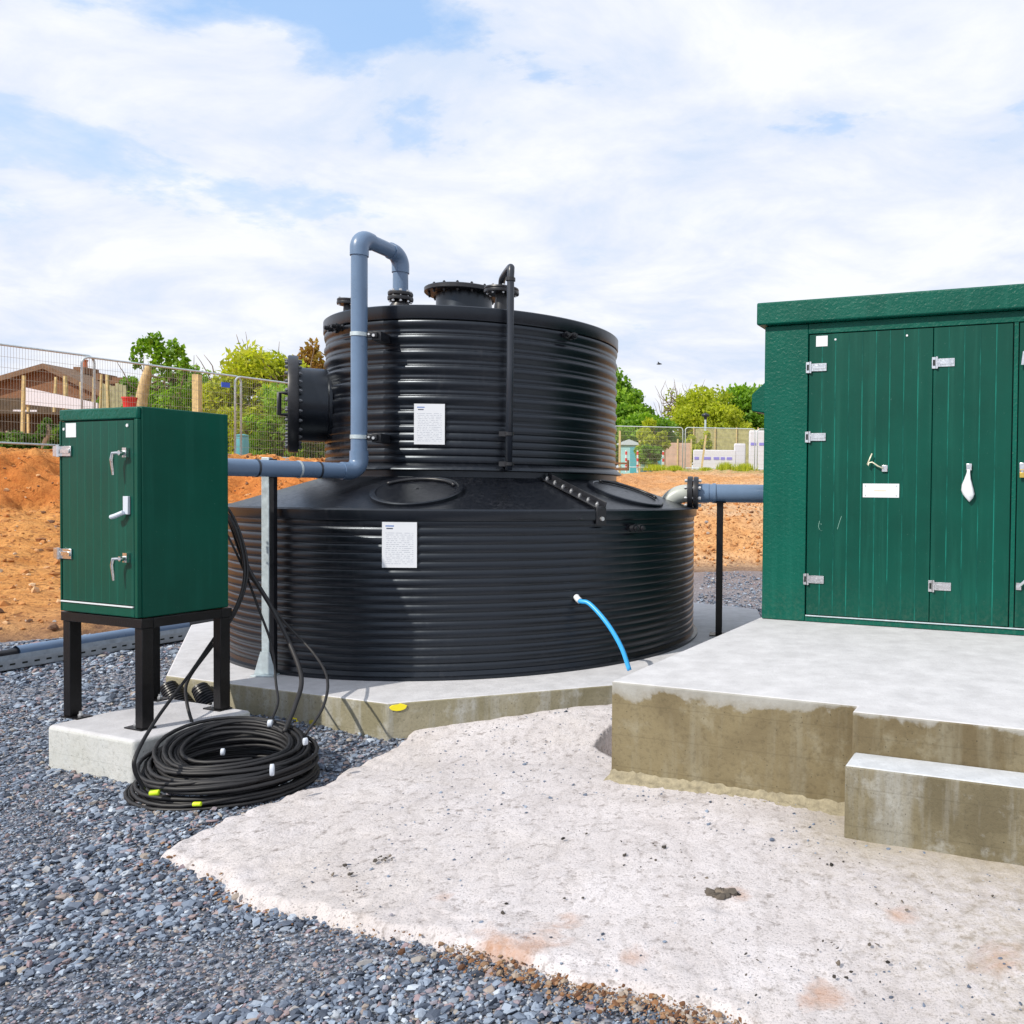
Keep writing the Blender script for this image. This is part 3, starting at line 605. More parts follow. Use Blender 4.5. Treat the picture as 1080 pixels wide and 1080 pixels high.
cone = [(TR-.02, tz(1.376))]+[(TR-.02-(TR-.02-1.19)*t, tz(1.376)+.232*t) for t in (.25,.5,.75,1.)]
put('shoulder', MB().lathe(cone, 200), M_HDPE, tank, auto=40)
def cone_z(r): return tz(1.376)+.232*(TR-.02-r)/(TR-.02-1.19)
put('collar', MB().lathe([(1.215, tz(1.59)),(1.215, tz(1.645)),(UR+.035, tz(1.648)),(UR+.056, tz(1.652)),(UR+.054, tz(1.660)),(UR+.012, tz(1.697)),(UR-.01, tz(1.699))], 200), M_HDPE, tank, auto=40)
up = rib_profile(tz(1.697), tz(1.98), UR-.004, .0565, .007, 'fine')[:-1]+rib_profile(tz(1.98), tz(2.76), UR-.006, .1085, .016, 'coarse')
put('upper_body', MB().lathe(up, 200), M_HDPE, tank, auto=50)
put('top_band', MB().lathe([(UR-.012, tz(2.755)),(UR+.012, tz(2.757)),(UR+.016, tz(2.765)),(UR+.016, tz(2.85)),(UR+.006, tz(2.858)),(UR-.03, tz(2.856)),(.75, tz(2.94)),(.2, tz(3.05)),(0.01, tz(3.055))], 200), M_HDPE, tank, auto=40)
def roof_z(r): return tz(2.856)+(UR-.03-r)*.2

def flange(M, R, t, name, parent, hub=.0, nb=8, bolt_r=.8, gap=.0, br=.009, double=True):
    """pair of bolted flanges round local z, centred on z=0"""
    f = MB()
    if double:
        f.lathe([(.01,-t-gap),(R,-t-gap),(R+.002,-t*.5-gap),(R,-gap),(.01,-gap)], 40, M)
        f.lathe([(.01,gap+.002),(R*.97,gap+.002),(R,t*.5+gap),(R*.98,t+gap),(.01,t+gap)], 40, M)
    else: f.lathe([(.01,-t/2),(R,-t/2),(R,t/2),(.01,t/2)], 48, M)
    o = put(name, f, M_BLACK, parent, auto=35)
    for i in range(nb):
        q = 2*pi*(i+.5)/nb; b = MB(); e = (t+gap if double else t/2)+br*1.6
        b.cyl((R*bolt_r*cos(q), R*bolt_r*sin(q), -e), (R*bolt_r*cos(q), R*bolt_r*sin(q), e), br*.62, 8, M)
        for s in (-1, 1):
            zc = s*(e-br*.7); b.cyl((R*bolt_r*cos(q), R*bolt_r*sin(q), zc-br*.5), (R*bolt_r*cos(q), R*bolt_r*sin(q), zc+br*.5), br, 6, M)
        put('bolt', b, M_BOLT, o)
    return o
# top manway
MT = Matrix.Translation((-.12, 0, 0))
man = put('manway', MB().lathe([(.26, tz(2.99)),(.245, tz(3.02)),(.235, tz(3.06)),(.235, tz(3.205))], 64, MT), M_HDPE, tank, auto=40)
pl = put('cover_plate', MB().lathe([(.01, tz(3.205)),(.325, tz(3.205)),(.332, tz(3.212)),(.332, tz(3.243)),(.32, tz(3.25)),(.01, tz(3.25))], 64, MT), M_BLACK, man, auto=40)
for i in range(16):
    q = 2*pi*(i+.3)/16; b = MB(); x, y = .295*cos(q)-.12, .295*sin(q)
    b.cyl((x, y, tz(3.182)), (x, y, tz(3.268)), .007, 6); b.cyl((x, y, tz(3.25)), (x, y, tz(3.262)), .012, 6); b.cyl((x, y, tz(3.19)), (x, y, tz(3.203)), .012, 6)
    put('bolt', b, M_BLACK, man)
# vent pipe with gooseneck
vx, vy = .42, -.79
noz = put('vent_nozzle', MB().lathe([(.06, -.06),(.055, .0),(.045,.06),(.045,.12)], 24, Matrix.Translation((vx, vy, tz(2.945)))), M_BLACK, tank, auto=40)
flange(Matrix.Translation((vx, vy, tz(3.062))), .132, .022, 'vent_flange', noz, nb=8)
zt_ = tz(3.07); dwn = (at(538, 400, 6.14)-Vector((TX, TY, 0)))
pts = [(vx, vy, zt_), (vx, vy, tz(3.09)), (vx+.004, vy-.01, tz(3.125)), (vx+.02, vy-.05, tz(3.145)), ((vx+dwn.x)/2, (vy+dwn.y)/2, tz(3.15)), (dwn.x-.012, dwn.y+.04, tz(3.147)), (dwn.x, dwn.y+.008, tz(3.125)), (dwn.x, dwn.y, tz(3.08))]
pts = smoothpath(pts, 5)+[(dwn.x+.0, dwn.y, tz(2.4)), (dwn.x-.008, dwn.y, tz(1.655))]
vp = put('vent_pipe', MB().tube(pts, .026, 16), M_PVCD, tank, smooth=True)
for z_ in (3.05, 1.70, 1.92):
    b = MB(); b.lathe([(.027, -.014),(.034,-.012),(.034,.012),(.027,.014)], 20, Matrix.Translation((dwn.x-.004*(z_ < 2.), dwn.y, tz(z_))))
    if z_ < 2.5: b.box(dwn.x-.075, dwn.x-.005, dwn.y-.02, dwn.y+.10, tz(z_)-.018, tz(z_)+.018)
    put('pipe_clip', b, M_BLACK, vp, auto=40)
# inlet nozzle on the roof
inx, iny = -.315, -.93; ZN0 = 2.965-.256
nz = put('inlet_nozzle', MB().lathe([(.095,-.05),(.085,.0),(.058,.04),(.058,ZN0-roof_z(.98))], 24, Matrix.Translation((inx, iny, roof_z(.98)))), M_BLACK, tank, auto=40)
# small nozzle at the back left
b = MB(); M_ = Matrix.Translation((-.975, -.36, roof_z(1.04)+.05))
b.lathe([(.05,-.06),(.04,0),(.035,.1)], 20, M_); nz2 = put('small_nozzle', b, M_BLACK, tank, auto=40)
flange(M_ @ Matrix.Translation((0,0,.125)), .085, .022, 'nozzle_flange', nz2, nb=4)
# side duct with blind flange
dd = Vector((-.885, -.465, 0)).normalized(); Mz = frame((0,0,tz(2.175)), dd, (0,0,1))
du = put('side_neck', MB().lathe([(.295, 1.06),(.295, 1.42)], 72, Mz), M_HDPE, tank, smooth=True)
put('weld_collar', MB().lathe([(.30, 1.15),(.325,1.165),(.325,1.185),(.30,1.195)], 72, Mz), M_HDPE, du, auto=40)
fl = put('blind_flange', MB().lathe([(.296,1.40),(.382,1.40),(.386,1.41),(.386,1.465),(.378,1.475),(.01,1.475)], 96, Mz), M_BLACK, du, auto=40)
for i in range(28):
    q = 2*pi*i/28; x, y = .345*cos(q), .345*sin(q); b = MB()
    b.cyl((x, y, 1.375), (x, y, 1.496), .008, 6, Mz); b.cyl((x, y, 1.384), (x, y, 1.398), .014, 6, Mz); b.cyl((x, y, 1.477), (x, y, 1.489), .014, 6, Mz)
    put('bolt', b, M_BOLTD, fl)
b = MB(); b.tube([(.085, 0, 1.47),(.085,0,1.535),(-.085,0,1.535),(-.085,0,1.47)], .018, 10, True, Mz)
put('lift_handle', b, M_BLACK, fl, auto=40)
# manholes in the shoulder
def lid(az, r, R, lab):
    slope = math.atan2(.232, TR-.02-1.19); cx_, cy_ = r*cos(az), r*sin(az)
    n = Vector((sin(slope)*cos(az), sin(slope)*sin(az), cos(slope))); M = frame((cx_, cy_, cone_z(r)-.012), n, (0,0,1))
    o = put('hatch', MB().lathe([(R, 0),(R,.028),(R-.008,.034),(R-.035,.036),(R-.045,.03),(R-.06,.03),(.01,.034)], 72, M), M_HDPE, tank, auto=30); o['label'] = lab
    b = MB(); k = 10
    for i in range(k):
        q0 = pi*(.15+.7*i/k); q1 = pi*(.15+.7*(i+1)/k); q0 += pi/2; q1 += pi/2
        b.tube([((R-.10)*cos(q0), (R-.10)*sin(q0), .042), ((R-.10)*cos(q1), (R-.10)*sin(q1), .042)], .016, 8, True, M)
    return o, M
azf = lambda x, y: atan2(y, x)
l1, _ = lid(azf(.05, -1.55), 1.545, .31, 'round hatch lid in the shoulder above the lower paper notice')
l2, _ = lid(azf(.893, -.45), 1.555, .31, 'round hatch lid at the right beside the pale outlet bend')
# arched lifting rib across each lid
for l_, azl, rr in ((l1, azf(.05,-1.55), 1.545), (l2, azf(.893,-.45), 1.555)):
    slope = math.atan2(.232, TR-.02-1.19); n = Vector((sin(slope)*cos(azl), sin(slope)*sin(azl), cos(slope)))
    M = frame((rr*cos(azl), rr*sin(azl), cone_z(rr)-.012), n, (1,0,0)); k = 16; b = MB(); pp = []
    for i in range(k+1):
        q = pi*(.12+.76*i/k); pp.append((.25*cos(q), .23*sin(q)*.85, .044))
    b.tube(pp, .012, 8, True, M)
    put('lid_rib', b, M_BLACK, l_, smooth=True)
# bolted seam angle on the shoulder
p0 = Vector((at(574, 508, 6.27).x-TX, -1.10, 0)); az = azf(.638, -.77); az1 = azf(.675, -.737)
a0 = Vector((1.235*cos(az), 1.235*sin(az), cone_z(1.235)+.004)); a1 = Vector((1.93*cos(az1), 1.93*sin(az1), cone_z(1.885)+.006))
dv = (a1-a0); Mx = frame(a0, (0,0,1), dv); 
Ms = Matrix.Identity(4); xd = dv.normalized(); yd = Vector((0,0,1)).cross(xd).normalized(); zd = xd.cross(yd)
for i in range(3): Ms[i][0], Ms[i][1], Ms[i][2], Ms[i][3] = xd[i], yd[i], zd[i], a0[i]
Ln = dv.length
b = MB().box(0, Ln, -.035, .035, 0, .012, Ms).box(0, Ln, .0352, .045, .0, .05, Ms)
dn = Matrix.Translation(a1) @ Matrix.Rotation(az1, 4, 'Z')
b.box(-.002, .012, -.04, .04, -.115, .008, dn)
st = put('seam_bar', b, M_BLACK, tank, bevel=.003)
for i in range(7):
    xx = .05+i*(Ln-.1)/6; put('bolt', MB().cyl((xx, 0, .012), (xx, 0, .024), .014, 6, Ms).cyl((xx,0,.024),(xx,0,.034),.008,8,Ms), M_BOLT, st)
put('bolt', MB().cyl((.012, 0, -.07), (.028, 0, -.07), .015, 8, dn), M_BOLT, st)
# glands
def gland(P_, parent, lab=None):
    P_ = Vector(P_)-Vector((TX, TY, .256)); az = atan2(P_.y, P_.x); M = frame((P_.x, P_.y, P_.z), (cos(az), sin(az), 0), (0,0,1)); b = MB()
    for k_, (x0, r) in enumerate(((-.02,.030),(.012,.024),(.034,.028),(.056,.018))): b.cyl((0,0,x0), (0,0,x0+.018), r, 8, M)
    b.cyl((.0,0,-.03), (.0,0,.08), .012, 10, M)
    return put('cable_gland', b, M_BLACK, parent)
gland((-3.021,6.433,2.73), tank); gland((-2.95,6.39,2.735), tank); gland((-1.29,6.549,2.72), tank); gland((-1.24,6.58,2.72), tank); gland((-.703,6.13,1.239), tank); gland((-.66,6.16,1.239), tank)
# paper notices
def notice(px0, py0, px1, py1, R, z_, lab):
    c = at((px0+px1)/2, (py0+py1)/2, 1)-Vector((0,0,EYE)); c = Vector((c.x, c.y, 0))  # direction
    # nearest hit with the vertical wall of radius R
    a = c.x**2+c.y**2; bb = -(c.x*TX+c.y*TY); cc = TX*TX+TY*TY-R*R; t_ = (-bb-sqrt(bb*bb-a*cc))/a
    X_, Y_ = c.x*t_-TX, c.y*t_-TY; az = atan2(Y_, X_); M = frame((X_, Y_, tz(z_)), (cos(az), sin(az), 0), (-sin(az), cos(az), 0))
    # local x along the wall to the right, y up, z outward
    w_, h_ = .112, .1485; o = put('paper_notice', MB().box(-w_, w_, -h_, h_, .0, .004), M_NOTICE, tank); o.matrix_local = M; o['label'] = lab
notice(438, 445, 468, 487, UR+.014, 1.985, 'white paper notice on the upper tier')
notice(404.5, 553.5, 438.5, 601, TR+.012, 1.143, 'white paper notice on the lower tier')

# ------------------------------------------------------------------ blue hose stub from the tank
hx = Vector((-1.039, 5.809, .765)); end = onz(664, 708, .268)
pth = smoothpath([hx+Vector((-.02,.03,.02)), hx+Vector((.03,-.035,-.02)), at(622, 637, 5.74), at(640, 657, 5.66), at(655, 682, 5.60), at(664, 707, 5.56)], 8)
hose = thing('water_hose', 'short bright blue plastic pipe curving down from the tank wall', 'hose', (0,0,0))
put('hose', MB().tube(pth[5:], .0155, 14), M_BLUE, hose, smooth=True)
put('connector', MB().tube([pth[3], pth[5], pth[8]], .021, 12), M_WHITE, hose, auto=40)
put('stub', MB().tube([hx+Vector((-.035,.05,.03)), pth[4]], .014, 12), M_BLACK, hose, auto=40)

# ------------------------------------------------------------------ grey inlet pipework
gp = thing('inlet_pipe', 'tall grey plastic pipe looping from the cabinet up over the tank roof', 'pipe', (0,0,0))
V0 = at(378.8, 400, 6.0); vx_, vy_ = V0.x, V0.y; zlow = at(378, 497, 6.0).z; ztop = at(378, 250, 6.0).z
ZN = 2.965; NX, NY = TX+inx, TY+iny
def bend(p, a, b, R, n=8):
    """quarter bend at corner p from point a to point b"""
    p, a, b = Vector(p), Vector(a), Vector(b); ta = (a-p).normalized(); tb = (b-p).normalized(); A = p+ta*R; B = p+tb*R
    c = p+(ta+tb)*R; out = []
    for i in range(n+1):
        t = i/n*pi/2; out.append(c-tb*R*cos(t)-ta*R*sin(t))
    return out
r_ = .0555
lowp = Vector((vx_, vy_, zlow)); topp = Vector((vx_, vy_, ztop)); top2 = Vector((NX, NY, ztop-.01))
dirL = Vector((-.545, -.84, 0)).normalized(); cab_in = lowp+dirL*1.24
put('riser', MB().cyl(lowp+Vector((0,0,.1)), topp-Vector((0,0,.09)), r_, 28), M_PVC, gp, auto=40)
put('top_run', MB().cyl(topp.lerp(top2, .2), topp.lerp(top2, .8), r_-.001, 28), M_PVC, gp, auto=40)
tb = bend(topp, topp-Vector((0,0,1)), top2, .085); put('elbow', MB().tube([tb[0]-Vector((0,0,.05))]+tb+[tb[-1]+(top2-topp).normalized()*.03], r_+.0075, 28), M_PVC, gp, auto=40)
tb = bend(top2, topp, top2-Vector((0,0,1)), .085); put('elbow', MB().tube([tb[0]-(top2-topp).normalized()*.03]+tb+[tb[-1]-Vector((0,0,.05))], r_+.0075, 28), M_PVC, gp, auto=40)
put('drop', MB().cyl(top2-Vector((0,0,.1)), (NX, NY, ZN+.03), r_, 28), M_PVC, gp, auto=40)
flange(Matrix.Translation((NX, NY, ZN+.012)), .092, .026, 'pipe_flange', gp, nb=8, gap=.004, br=.011)
tb = bend(lowp, lowp+Vector((0,0,1)), lowp+dirL, .085); put('elbow', MB().tube([tb[0]+Vector((0,0,.06))]+tb+[tb[-1]+dirL*.05], r_+.0075, 28), M_PVC, gp, auto=40)
put('lower_run', MB().cyl(lowp+dirL*.1, cab_in, r_, 28), M_PVC, gp, auto=40)
for d_ in (.30, .44, .72): put('coupling', MB().cyl(lowp+dirL*d_, lowp+dirL*(d_+.012), r_+.004, 28), M_PVCD if d_ != .44 else M_GALV, gp, auto=40)
for yy in (353, 461):
    c = at(378.8, yy, 6.0); cl = MB().lathe([(r_+.001,-.014),(r_+.005,-.014),(r_+.005,.014),(r_+.001,.014)], 32, Matrix.Translation((vx_, vy_, c.z)))
    q = put('pipe_clamp', cl, M_GALV, gp, auto=40)
    put('bracket', MB().box(vx_+r_, vx_+.13, vy_-.012, vy_+.012, c.z-.02, c.z+.02).box(vx_+.085, vx_+.15, vy_+.0125, vy_+.2, c.z-.035, c.z+.03), M_BLACK, q, bevel=.003)
    put('bolt', MB().cyl((vx_+.08, vy_-.03, c.z), (vx_+.08, vy_+.02, c.z), .008, 8).cyl((vx_+.11, vy_-.022, c.z-.006), (vx_+.11, vy_+.01, c.z-.006), .011, 6), M_BOLT, q)
# galvanised support post
pb = onz(282, 708, .256); pt_z = zlow-r_; spx, spy = pb.x, pb.y
lp = Vector((-3.055, 5.55, 0))
sp_ = thing('pipe_support', 'slim galvanised post with gusset foot holding up the grey inlet pipe', 'support post', (lp.x, lp.y, .256))
h_ = zlow+r_+.03-.256
put('post', MB().box(-.025, .025, -.025, .025, .014, h_-.01), M_GALV, sp_, bevel=.003)
put('base_plate', MB().box(-.075, .075, -.075, .075, 0, .010), M_GALV, sp_, bevel=.003)
g = MB()
g.add([(-.072,-.030,.012),(.072,-.030,.012),(.030,-.030,.16),(-.030,-.030,.16),(-.072,-.026,.012),(.072,-.026,.012),(.030,-.026,.16),(-.030,-.026,.16)], [(0,1,2,3),(7,6,5,4),(0,4,5,1),(1,5,6,2),(2,6,7,3),(3,7,4,0)])
put('gusset', g, M_GALV, sp_)
put('pipe_clip', MB().box(-.035, .045, -.045, -.0255, zlow-.256-.03, zlow-.256+.03), M_GALV, sp_)
put('cable_channel', MB().box(.027, .055, -.02, .024, .02, h_-.02), M_BLACK, sp_)

# ------------------------------------------------------------------ outlet pipe to kiosk
op = thing('outlet_pipe', 'thick grey plastic pipe running from the tank shoulder into the green kiosk', 'pipe', (0,0,0))
OY = 7.32; r6 = .080; O = lambda px, py: at(px, py, OY)
fx = O(731, 520); zc_ = fx.z
bpts = smoothpath([O(699, 552), O(701, 539), O(707, 528), O(717, 521.5), fx], 6); bpts = [Vector((p.x, OY, p.z)) for p in bpts]
q = put('bend', MB().tube(bpts, r6*.98, 28), M_PALEPIPE, op, smooth=True); q['label'] = 'pale grey swept bend'
Mh = frame((fx.x, OY, zc_), (1,0,0), (0,0,1))
flange(Mh, .145, .044, 'pipe_flange', op, nb=8, gap=.003, br=.016)
xend = .63
put('straight_run', MB().cyl((fx.x+.03, OY, zc_), (xend, OY+.02, zc_), r6, 32), M_PVC, op, auto=40)
put('stub_socket', MB().cyl((fx.x+.035, OY, zc_), (fx.x+.14, OY, zc_), r6+.004, 32), M_PVC, op, auto=40)
put('coupling', MB().cyl((fx.x+.17, OY, zc_), (fx.x+.20, OY, zc_), r6+.007, 32), M_PVC, op, auto=40)
ps = thing('pipe_support', 'black square post standing under the thick outlet pipe', 'support post', (-.055, OY, .256))
put('post', MB().box(-.029, .029, -.029, .029, .010, zc_-r6-.256-.006), M_STEELB, ps, bevel=.003)
put('base_plate', MB().box(-.08, .08, -.08, .08, 0, .010), M_STEELB, ps)
put('saddle', MB().box(-.05, .05, -.06, .06, zc_-r6-.256-.006, zc_-r6-.256), M_STEELB, ps)

# ------------------------------------------------------------------ kiosk
kk = thing('kiosk', 'large dark green plant kiosk with boarded double doors on the raised slab', 'kiosk', (KX, KY, KZ), KA)
KW_, KD, KH = 3.72, 2.3, 2.29
put('wall', MB().box(0, KW_, .002, KD, 0, KH), M_GREEN, kk, bevel=.012)
put('roof', MB().prism([(-.05,-.085),(KW_+.05,-.085),(KW_+.05,KD+.05),(-.05,KD+.05)], KH, KH+.172), M_GREEN, kk, bevel=.012)
# raised door surround
for (a, b_) in ((.0, .352), (3.368, KW_-.0)):
    put('corner_panel', MB().box(a+.003, b_, -.030, .0015, .003, KH-.004), M_GREEN, kk, bevel=.006)
put('head_panel', MB().box(.353, 3.367, -.028, .0014, 2.208, KH-.003), M_GREEN, kk, bevel=.004)
put('threshold', MB().box(.353, 3.367, -.028, .0014, .003, .052), M_GREEN, kk, bevel=.004)
put('threshold_trim', MB().box(.36, 3.36, -.040, -.0285, .046, .054), M_GALV, kk)
put('door_recess', MB().box(.354, 3.366, -.004, .001, .053, 2.207), M_DARK, kk)
def door(x0, x1, z0, z1, parent, yf=-.030, n=9, name='door', material=None, lab=None, g=.0040, d=.0022):
    b = MB(); w_ = (x1-x0)/n; prof = [(x0, yf+.003), (x0+.003, yf)]
    for i in range(1, n):
        xx = x0+i*w_; prof += [(xx-g, yf), (xx-g*.35, yf-d), (xx+g*.35, yf-d), (xx+g, yf)]
    prof += [(x1-.003, yf), (x1, yf+.003)]
    vs = [(x, y, z) for z in (z0, z1) for x, y in prof]; k = len(prof)
    vs += [(x0, yf+.024, z0), (x1, yf+.024, z0), (x0, yf+.024, z1), (x1, yf+.024, z1)]
    fs = [(i, i+1, k+i+1, k+i) for i in range(k-1)]+[(0, k, 2*k+2, 2*k), (k-1, 2*k+1, 2*k+3, 2*k-1), (2*k, 2*k+2, 2*k+3, 2*k+1)]
    fs += [tuple([2*k+1, 2*k]+list(range(0, k))), tuple([2*k+2, 2*k+3]+list(range(2*k-1, k-1, -1)))]
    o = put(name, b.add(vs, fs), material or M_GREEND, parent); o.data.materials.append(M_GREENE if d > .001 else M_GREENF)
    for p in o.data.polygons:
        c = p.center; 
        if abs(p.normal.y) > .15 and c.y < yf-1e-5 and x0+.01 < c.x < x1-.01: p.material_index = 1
    if lab: o['label'] = lab
    return o
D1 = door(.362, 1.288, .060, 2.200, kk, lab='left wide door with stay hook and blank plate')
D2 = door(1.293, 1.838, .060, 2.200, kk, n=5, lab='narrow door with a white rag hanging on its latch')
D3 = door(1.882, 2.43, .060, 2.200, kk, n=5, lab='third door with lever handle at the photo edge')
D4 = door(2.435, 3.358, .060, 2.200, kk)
put('door_post', MB().box(1.846, 1.874, -.026, -.0045, .054, 2.206), M_GREEN, kk)
def hinge(x, z, parent, s=1, yf=-.030):
    b = MB(); b.box(x-.036*s, x-.004*s, yf-.012, yf-.0005, z-.042, z+.042) if s > 0 else b.box(x+.004, x+.036, yf-.012, yf-.0005, z-.042, z+.042)
    b.cyl((x, yf-.012, z-.044), (x, yf-.012, z+.044), .010, 12)
    x0, x1 = (x+.008, x+.125) if s > 0 else (x-.125, x-.008)
    b.box(x0, x1, yf-.008, yf-.0005, z-.030, z+.030)
    b.box(min(x0,x1)+.012, max(x0,x1)-.006, yf-.014, yf-.0082, z-.013, z+.013)
    for k_ in (.025, .06, .098): b.cyl((x+k_*s, yf-.0082, z+.021), (x+k_*s, yf-.011, z+.021), .005, 8).cyl((x+k_*s, yf-.0082, z-.021), (x+k_*s, yf-.011, z-.021), .005, 8)
    h_ = put('hinge', b, M_CHROME, parent, bevel=.0015, segs=1)
    xm = x-.020*s; put('recess', MB().box(xm-.008, xm+.008, yf-.0128, yf-.0119, z-.022, z+.022).box(x+.03*s-.004, x+.03*s+.004, yf-.0088, yf-.0079, z-.010, z+.010), M_DARK, h_)
    return h_
for z_ in (1.95, 1.42, .33): hinge(.376, z_, D1, 1, -.033)
for z_ in (1.945, .323): hinge(1.318, z_, D2)
for z_ in (1.945, 1.42, .33): hinge(3.345, z_, D4, -1, -.033)
yf = -.030
put('blank_plate', MB().box(.790, 1.061, yf-.005, yf-.0005, .963, 1.067), M_WHITE, D1, bevel=.003)
scr = MB(); [scr.cyl((x, yf-.005, z), (x, yf-.0075, z), .005, 8) for x in (.81, 1.04) for z in (.98, 1.05)]; put('plate_screws', scr, M_BOLT, D1)
put('plate_print', MB().box(.875, .965, yf-.0055, yf-.0051, 1.01, 1.02), mat('faint_tan_print', (.6,.55,.45), .7), D1)
hk = put('stay_hook', MB().tube([(.945, yf-.02, 1.18), (.905, yf-.03, 1.197), (.865, yf-.036, 1.225), (.842, yf-.036, 1.222), (.835, yf-.036, 1.200), (.828, yf-.036, 1.21), (.862, yf-.036, 1.29)], .0055, 8), mat('brass_rod', (.68,.66,.5), .4, metal=.4), D1, smooth=True)
put('hook_base', MB().box(.93, .975, yf-.018, yf-.0005, 1.155, 1.205), M_CHROME, D1, bevel=.004)
put('sticker', MB().box(.415, .505, yf-.0036, yf-.0024, 2.108, 2.188), M_WHITE, D1)
for x in (.565, 1.10): put('rivet', MB().cyl((x, yf, 2.155), (x, yf-.004, 2.155), .008, 10), M_WHITE, D1)
put('latch', MB().box(1.535, 1.575, yf-.022, yf-.0005, 1.165, 1.215), M_CHROME, D2, bevel=.004)
rg = MB(); ring = [(1.555,1.172,.010),(1.553,1.145,.012),(1.548,1.10,.022),(1.545,1.06,.036),(1.548,1.02,.044),(1.556,.99,.042),(1.562,.962,.026),(1.563,.945,.008)]; vs = []
for (x, z, w_) in ring:
    for j in range(8):
        a = 2*pi*j/8; vs.append((x+w_*cos(a), yf-.030+w_*.32*sin(a)*(1+.3*cos(3*a)), z+.006*cos(2*a)))
rg.add(vs, [(i*8+j, i*8+(j+1)%8, (i+1)*8+(j+1)%8, (i+1)*8+j) for i in range(7) for j in range(8)]+[tuple(range(8)), tuple(range(56,64))])
rag = put('hanging_rag', rg, M_WHITE, None, smooth=True); tag(rag, 'small white rag hanging from the latch of the narrow kiosk door', 'rag')
rag.location = (KX, KY, KZ); rag.rotation_euler = (0, 0, KA)
put('padlock_latch', MB().box(1.895, 1.94, yf-.022, yf-.0005, 1.14, 1.22), M_CHROME, D3, bevel=.004)
put('padlock', MB().box(1.898, 1.932, yf-.035, yf-.0225, 1.115, 1.15).tube([(1.904,yf-.029,1.148),(1.904,yf-.029,1.17),(1.926,yf-.029,1.17),(1.926,yf-.029,1.148)], .004, 6), mat('brass', (.7,.5,.12), .35, metal=.9), D3, bevel=.002)
put('lever_handle', MB().tube([(1.905, yf, .35), (1.905, yf-.03, .35), (1.955, yf-.035, .40)], .010, 8).box(1.888, 1.922, yf-.012, yf-.0005, .325, .375), M_CHROME, D3, auto=40)
put('top_handle', MB().tube([(1.92, yf, 2.0), (1.915, yf-.03, 1.99), (1.905, yf-.03, 1.90)], .012, 8), M_CHROME, D3, auto=40)
sc_ = MB()
for pts in ([(.46,.78),(.452,.74),(.46,.713),(.478,.705),(.487,.706)], [(.63,.82),(.612,.765),(.60,.72)], [(.47,.76),(.475,.75)]):
    for i in range(len(pts)-1):
        (xa_, za_), (xb_, zb_) = pts[i], pts[i+1]; sc_.add([(xa_-.0012, yf-.0006, za_),(xa_+.0012, yf-.0006, za_),(xb_+.0012, yf-.0006, zb_),(xb_-.0012, yf-.0006, zb_)], [(0,1,2,3)])
put('scratch_mark', sc_, mat('pale_scratch', (.25,.45,.38), .7), D1)
# side vent hood on the left wall
b = MB(); prof = [(0,1.99),(-.215,1.80),(-.215,1.665),(0,1.63)]
b.add([(x, .30, z) for x, z in prof]+[(x, .95, z) for x, z in prof], [(0,1,2,3),(7,6,5,4),(0,4,5,1),(1,5,6,2),(2,6,7,3),(3,7,4,0)])
put('vent_hood', b, M_GREEN, kk, bevel=.01)

# ------------------------------------------------------------------ cabinet on legs
plo = put('concrete_plinth', MB().prism([tuple(Vector(p)) for p in PL], -.06, .222), M_PLINTH, bevel=.022, segs=3); tag(plo, 'small pale concrete block under the green cabinet on legs', 'plinth')
cb = thing('control_cabinet', 'upright green cabinet standing on four black steel legs', 'cabinet', (PLO.x, PLO.y, .222), PLA)
# local: x leftwards negative, y to the back
FRx, FRy = (lambda v: (v.x*cos(-PLA)-v.y*sin(-PLA), v.x*sin(-PLA)+v.y*cos(-PLA)))(onz(151, 768, .222)-PLO)
cx1 = FRx+.045; cx0 = cx1-.655; cy0 = FRy-.03; cy1 = cy0+.485
zb_, ztp = .592, 1.70     # local heights of the box
fr = MB().box(cx0-.012, cx1+.012, cy0-.012, cy0+.05, zb_-.055, zb_-.004).box(cx0-.012, cx1+.012, cy1-.05, cy1+.012, zb_-.055, zb_-.004).box(cx0-.012, cx0+.05, cy0+.0505, cy1-.0505, zb_-.055, zb_-.004).box(cx1-.05, cx1+.012, cy0+.0505, cy1-.0505, zb_-.055, zb_-.004)
put('stand_frame', fr, M_STEELB, cb, bevel=.003)
for (x, y) in ((cx0+.025, cy0+.025), (cx1-.025, cy0+.025), (cx0+.025, cy1-.025), (cx1-.025, cy1-.025)):
    lg = put('leg', MB().box(x-.030, x+.030, y-.030, y+.030, .008, zb_-.0555), M_STEELB, cb, bevel=.003)
    sx = -1 if x > (cx0+cx1)/2 else 1
    put('foot_plate', MB().box(min(x-.034, x-.034+sx*.07), max(x+.034, x+.034+sx*.07), y-.04, y+.04, 0, .0075), M_STEELB, lg)
    put('bolt', MB().cyl((x+sx*.068, y, .0075), (x+sx*.068, y, .035), .008, 8).cyl((x+sx*.068, y, .0085), (x+sx*.068, y, .02), .014, 6), M_BOLT, lg)
put('cabinet_body', MB().box(cx0, cx1, cy0, cy1, zb_, ztp), M_GREENC, cb, bevel=.006)
put('top_rail', MB().box(cx0+.002, cx1-.002, cy0-.022, cy0-.0005, ztp-.066, ztp-.003), M_GREEN, cb, bevel=.008)
put('side_rail', MB().box(cx1-.028, cx1-.002, cy0-.022, cy0-.0005, zb_+.002, ztp-.0665), M_GREENC, cb, bevel=.004)
put('side_rail', MB().box(cx0+.002, cx0+.016, cy0-.022, cy0-.0005, zb_+.002, ztp-.0665), M_GREENC, cb, bevel=.004)
put('bottom_rail', MB().box(cx0+.0165, cx1-.0285, cy0-.022, cy0-.0005, zb_+.002, zb_+.060), M_GREENC, cb, bevel=.006)
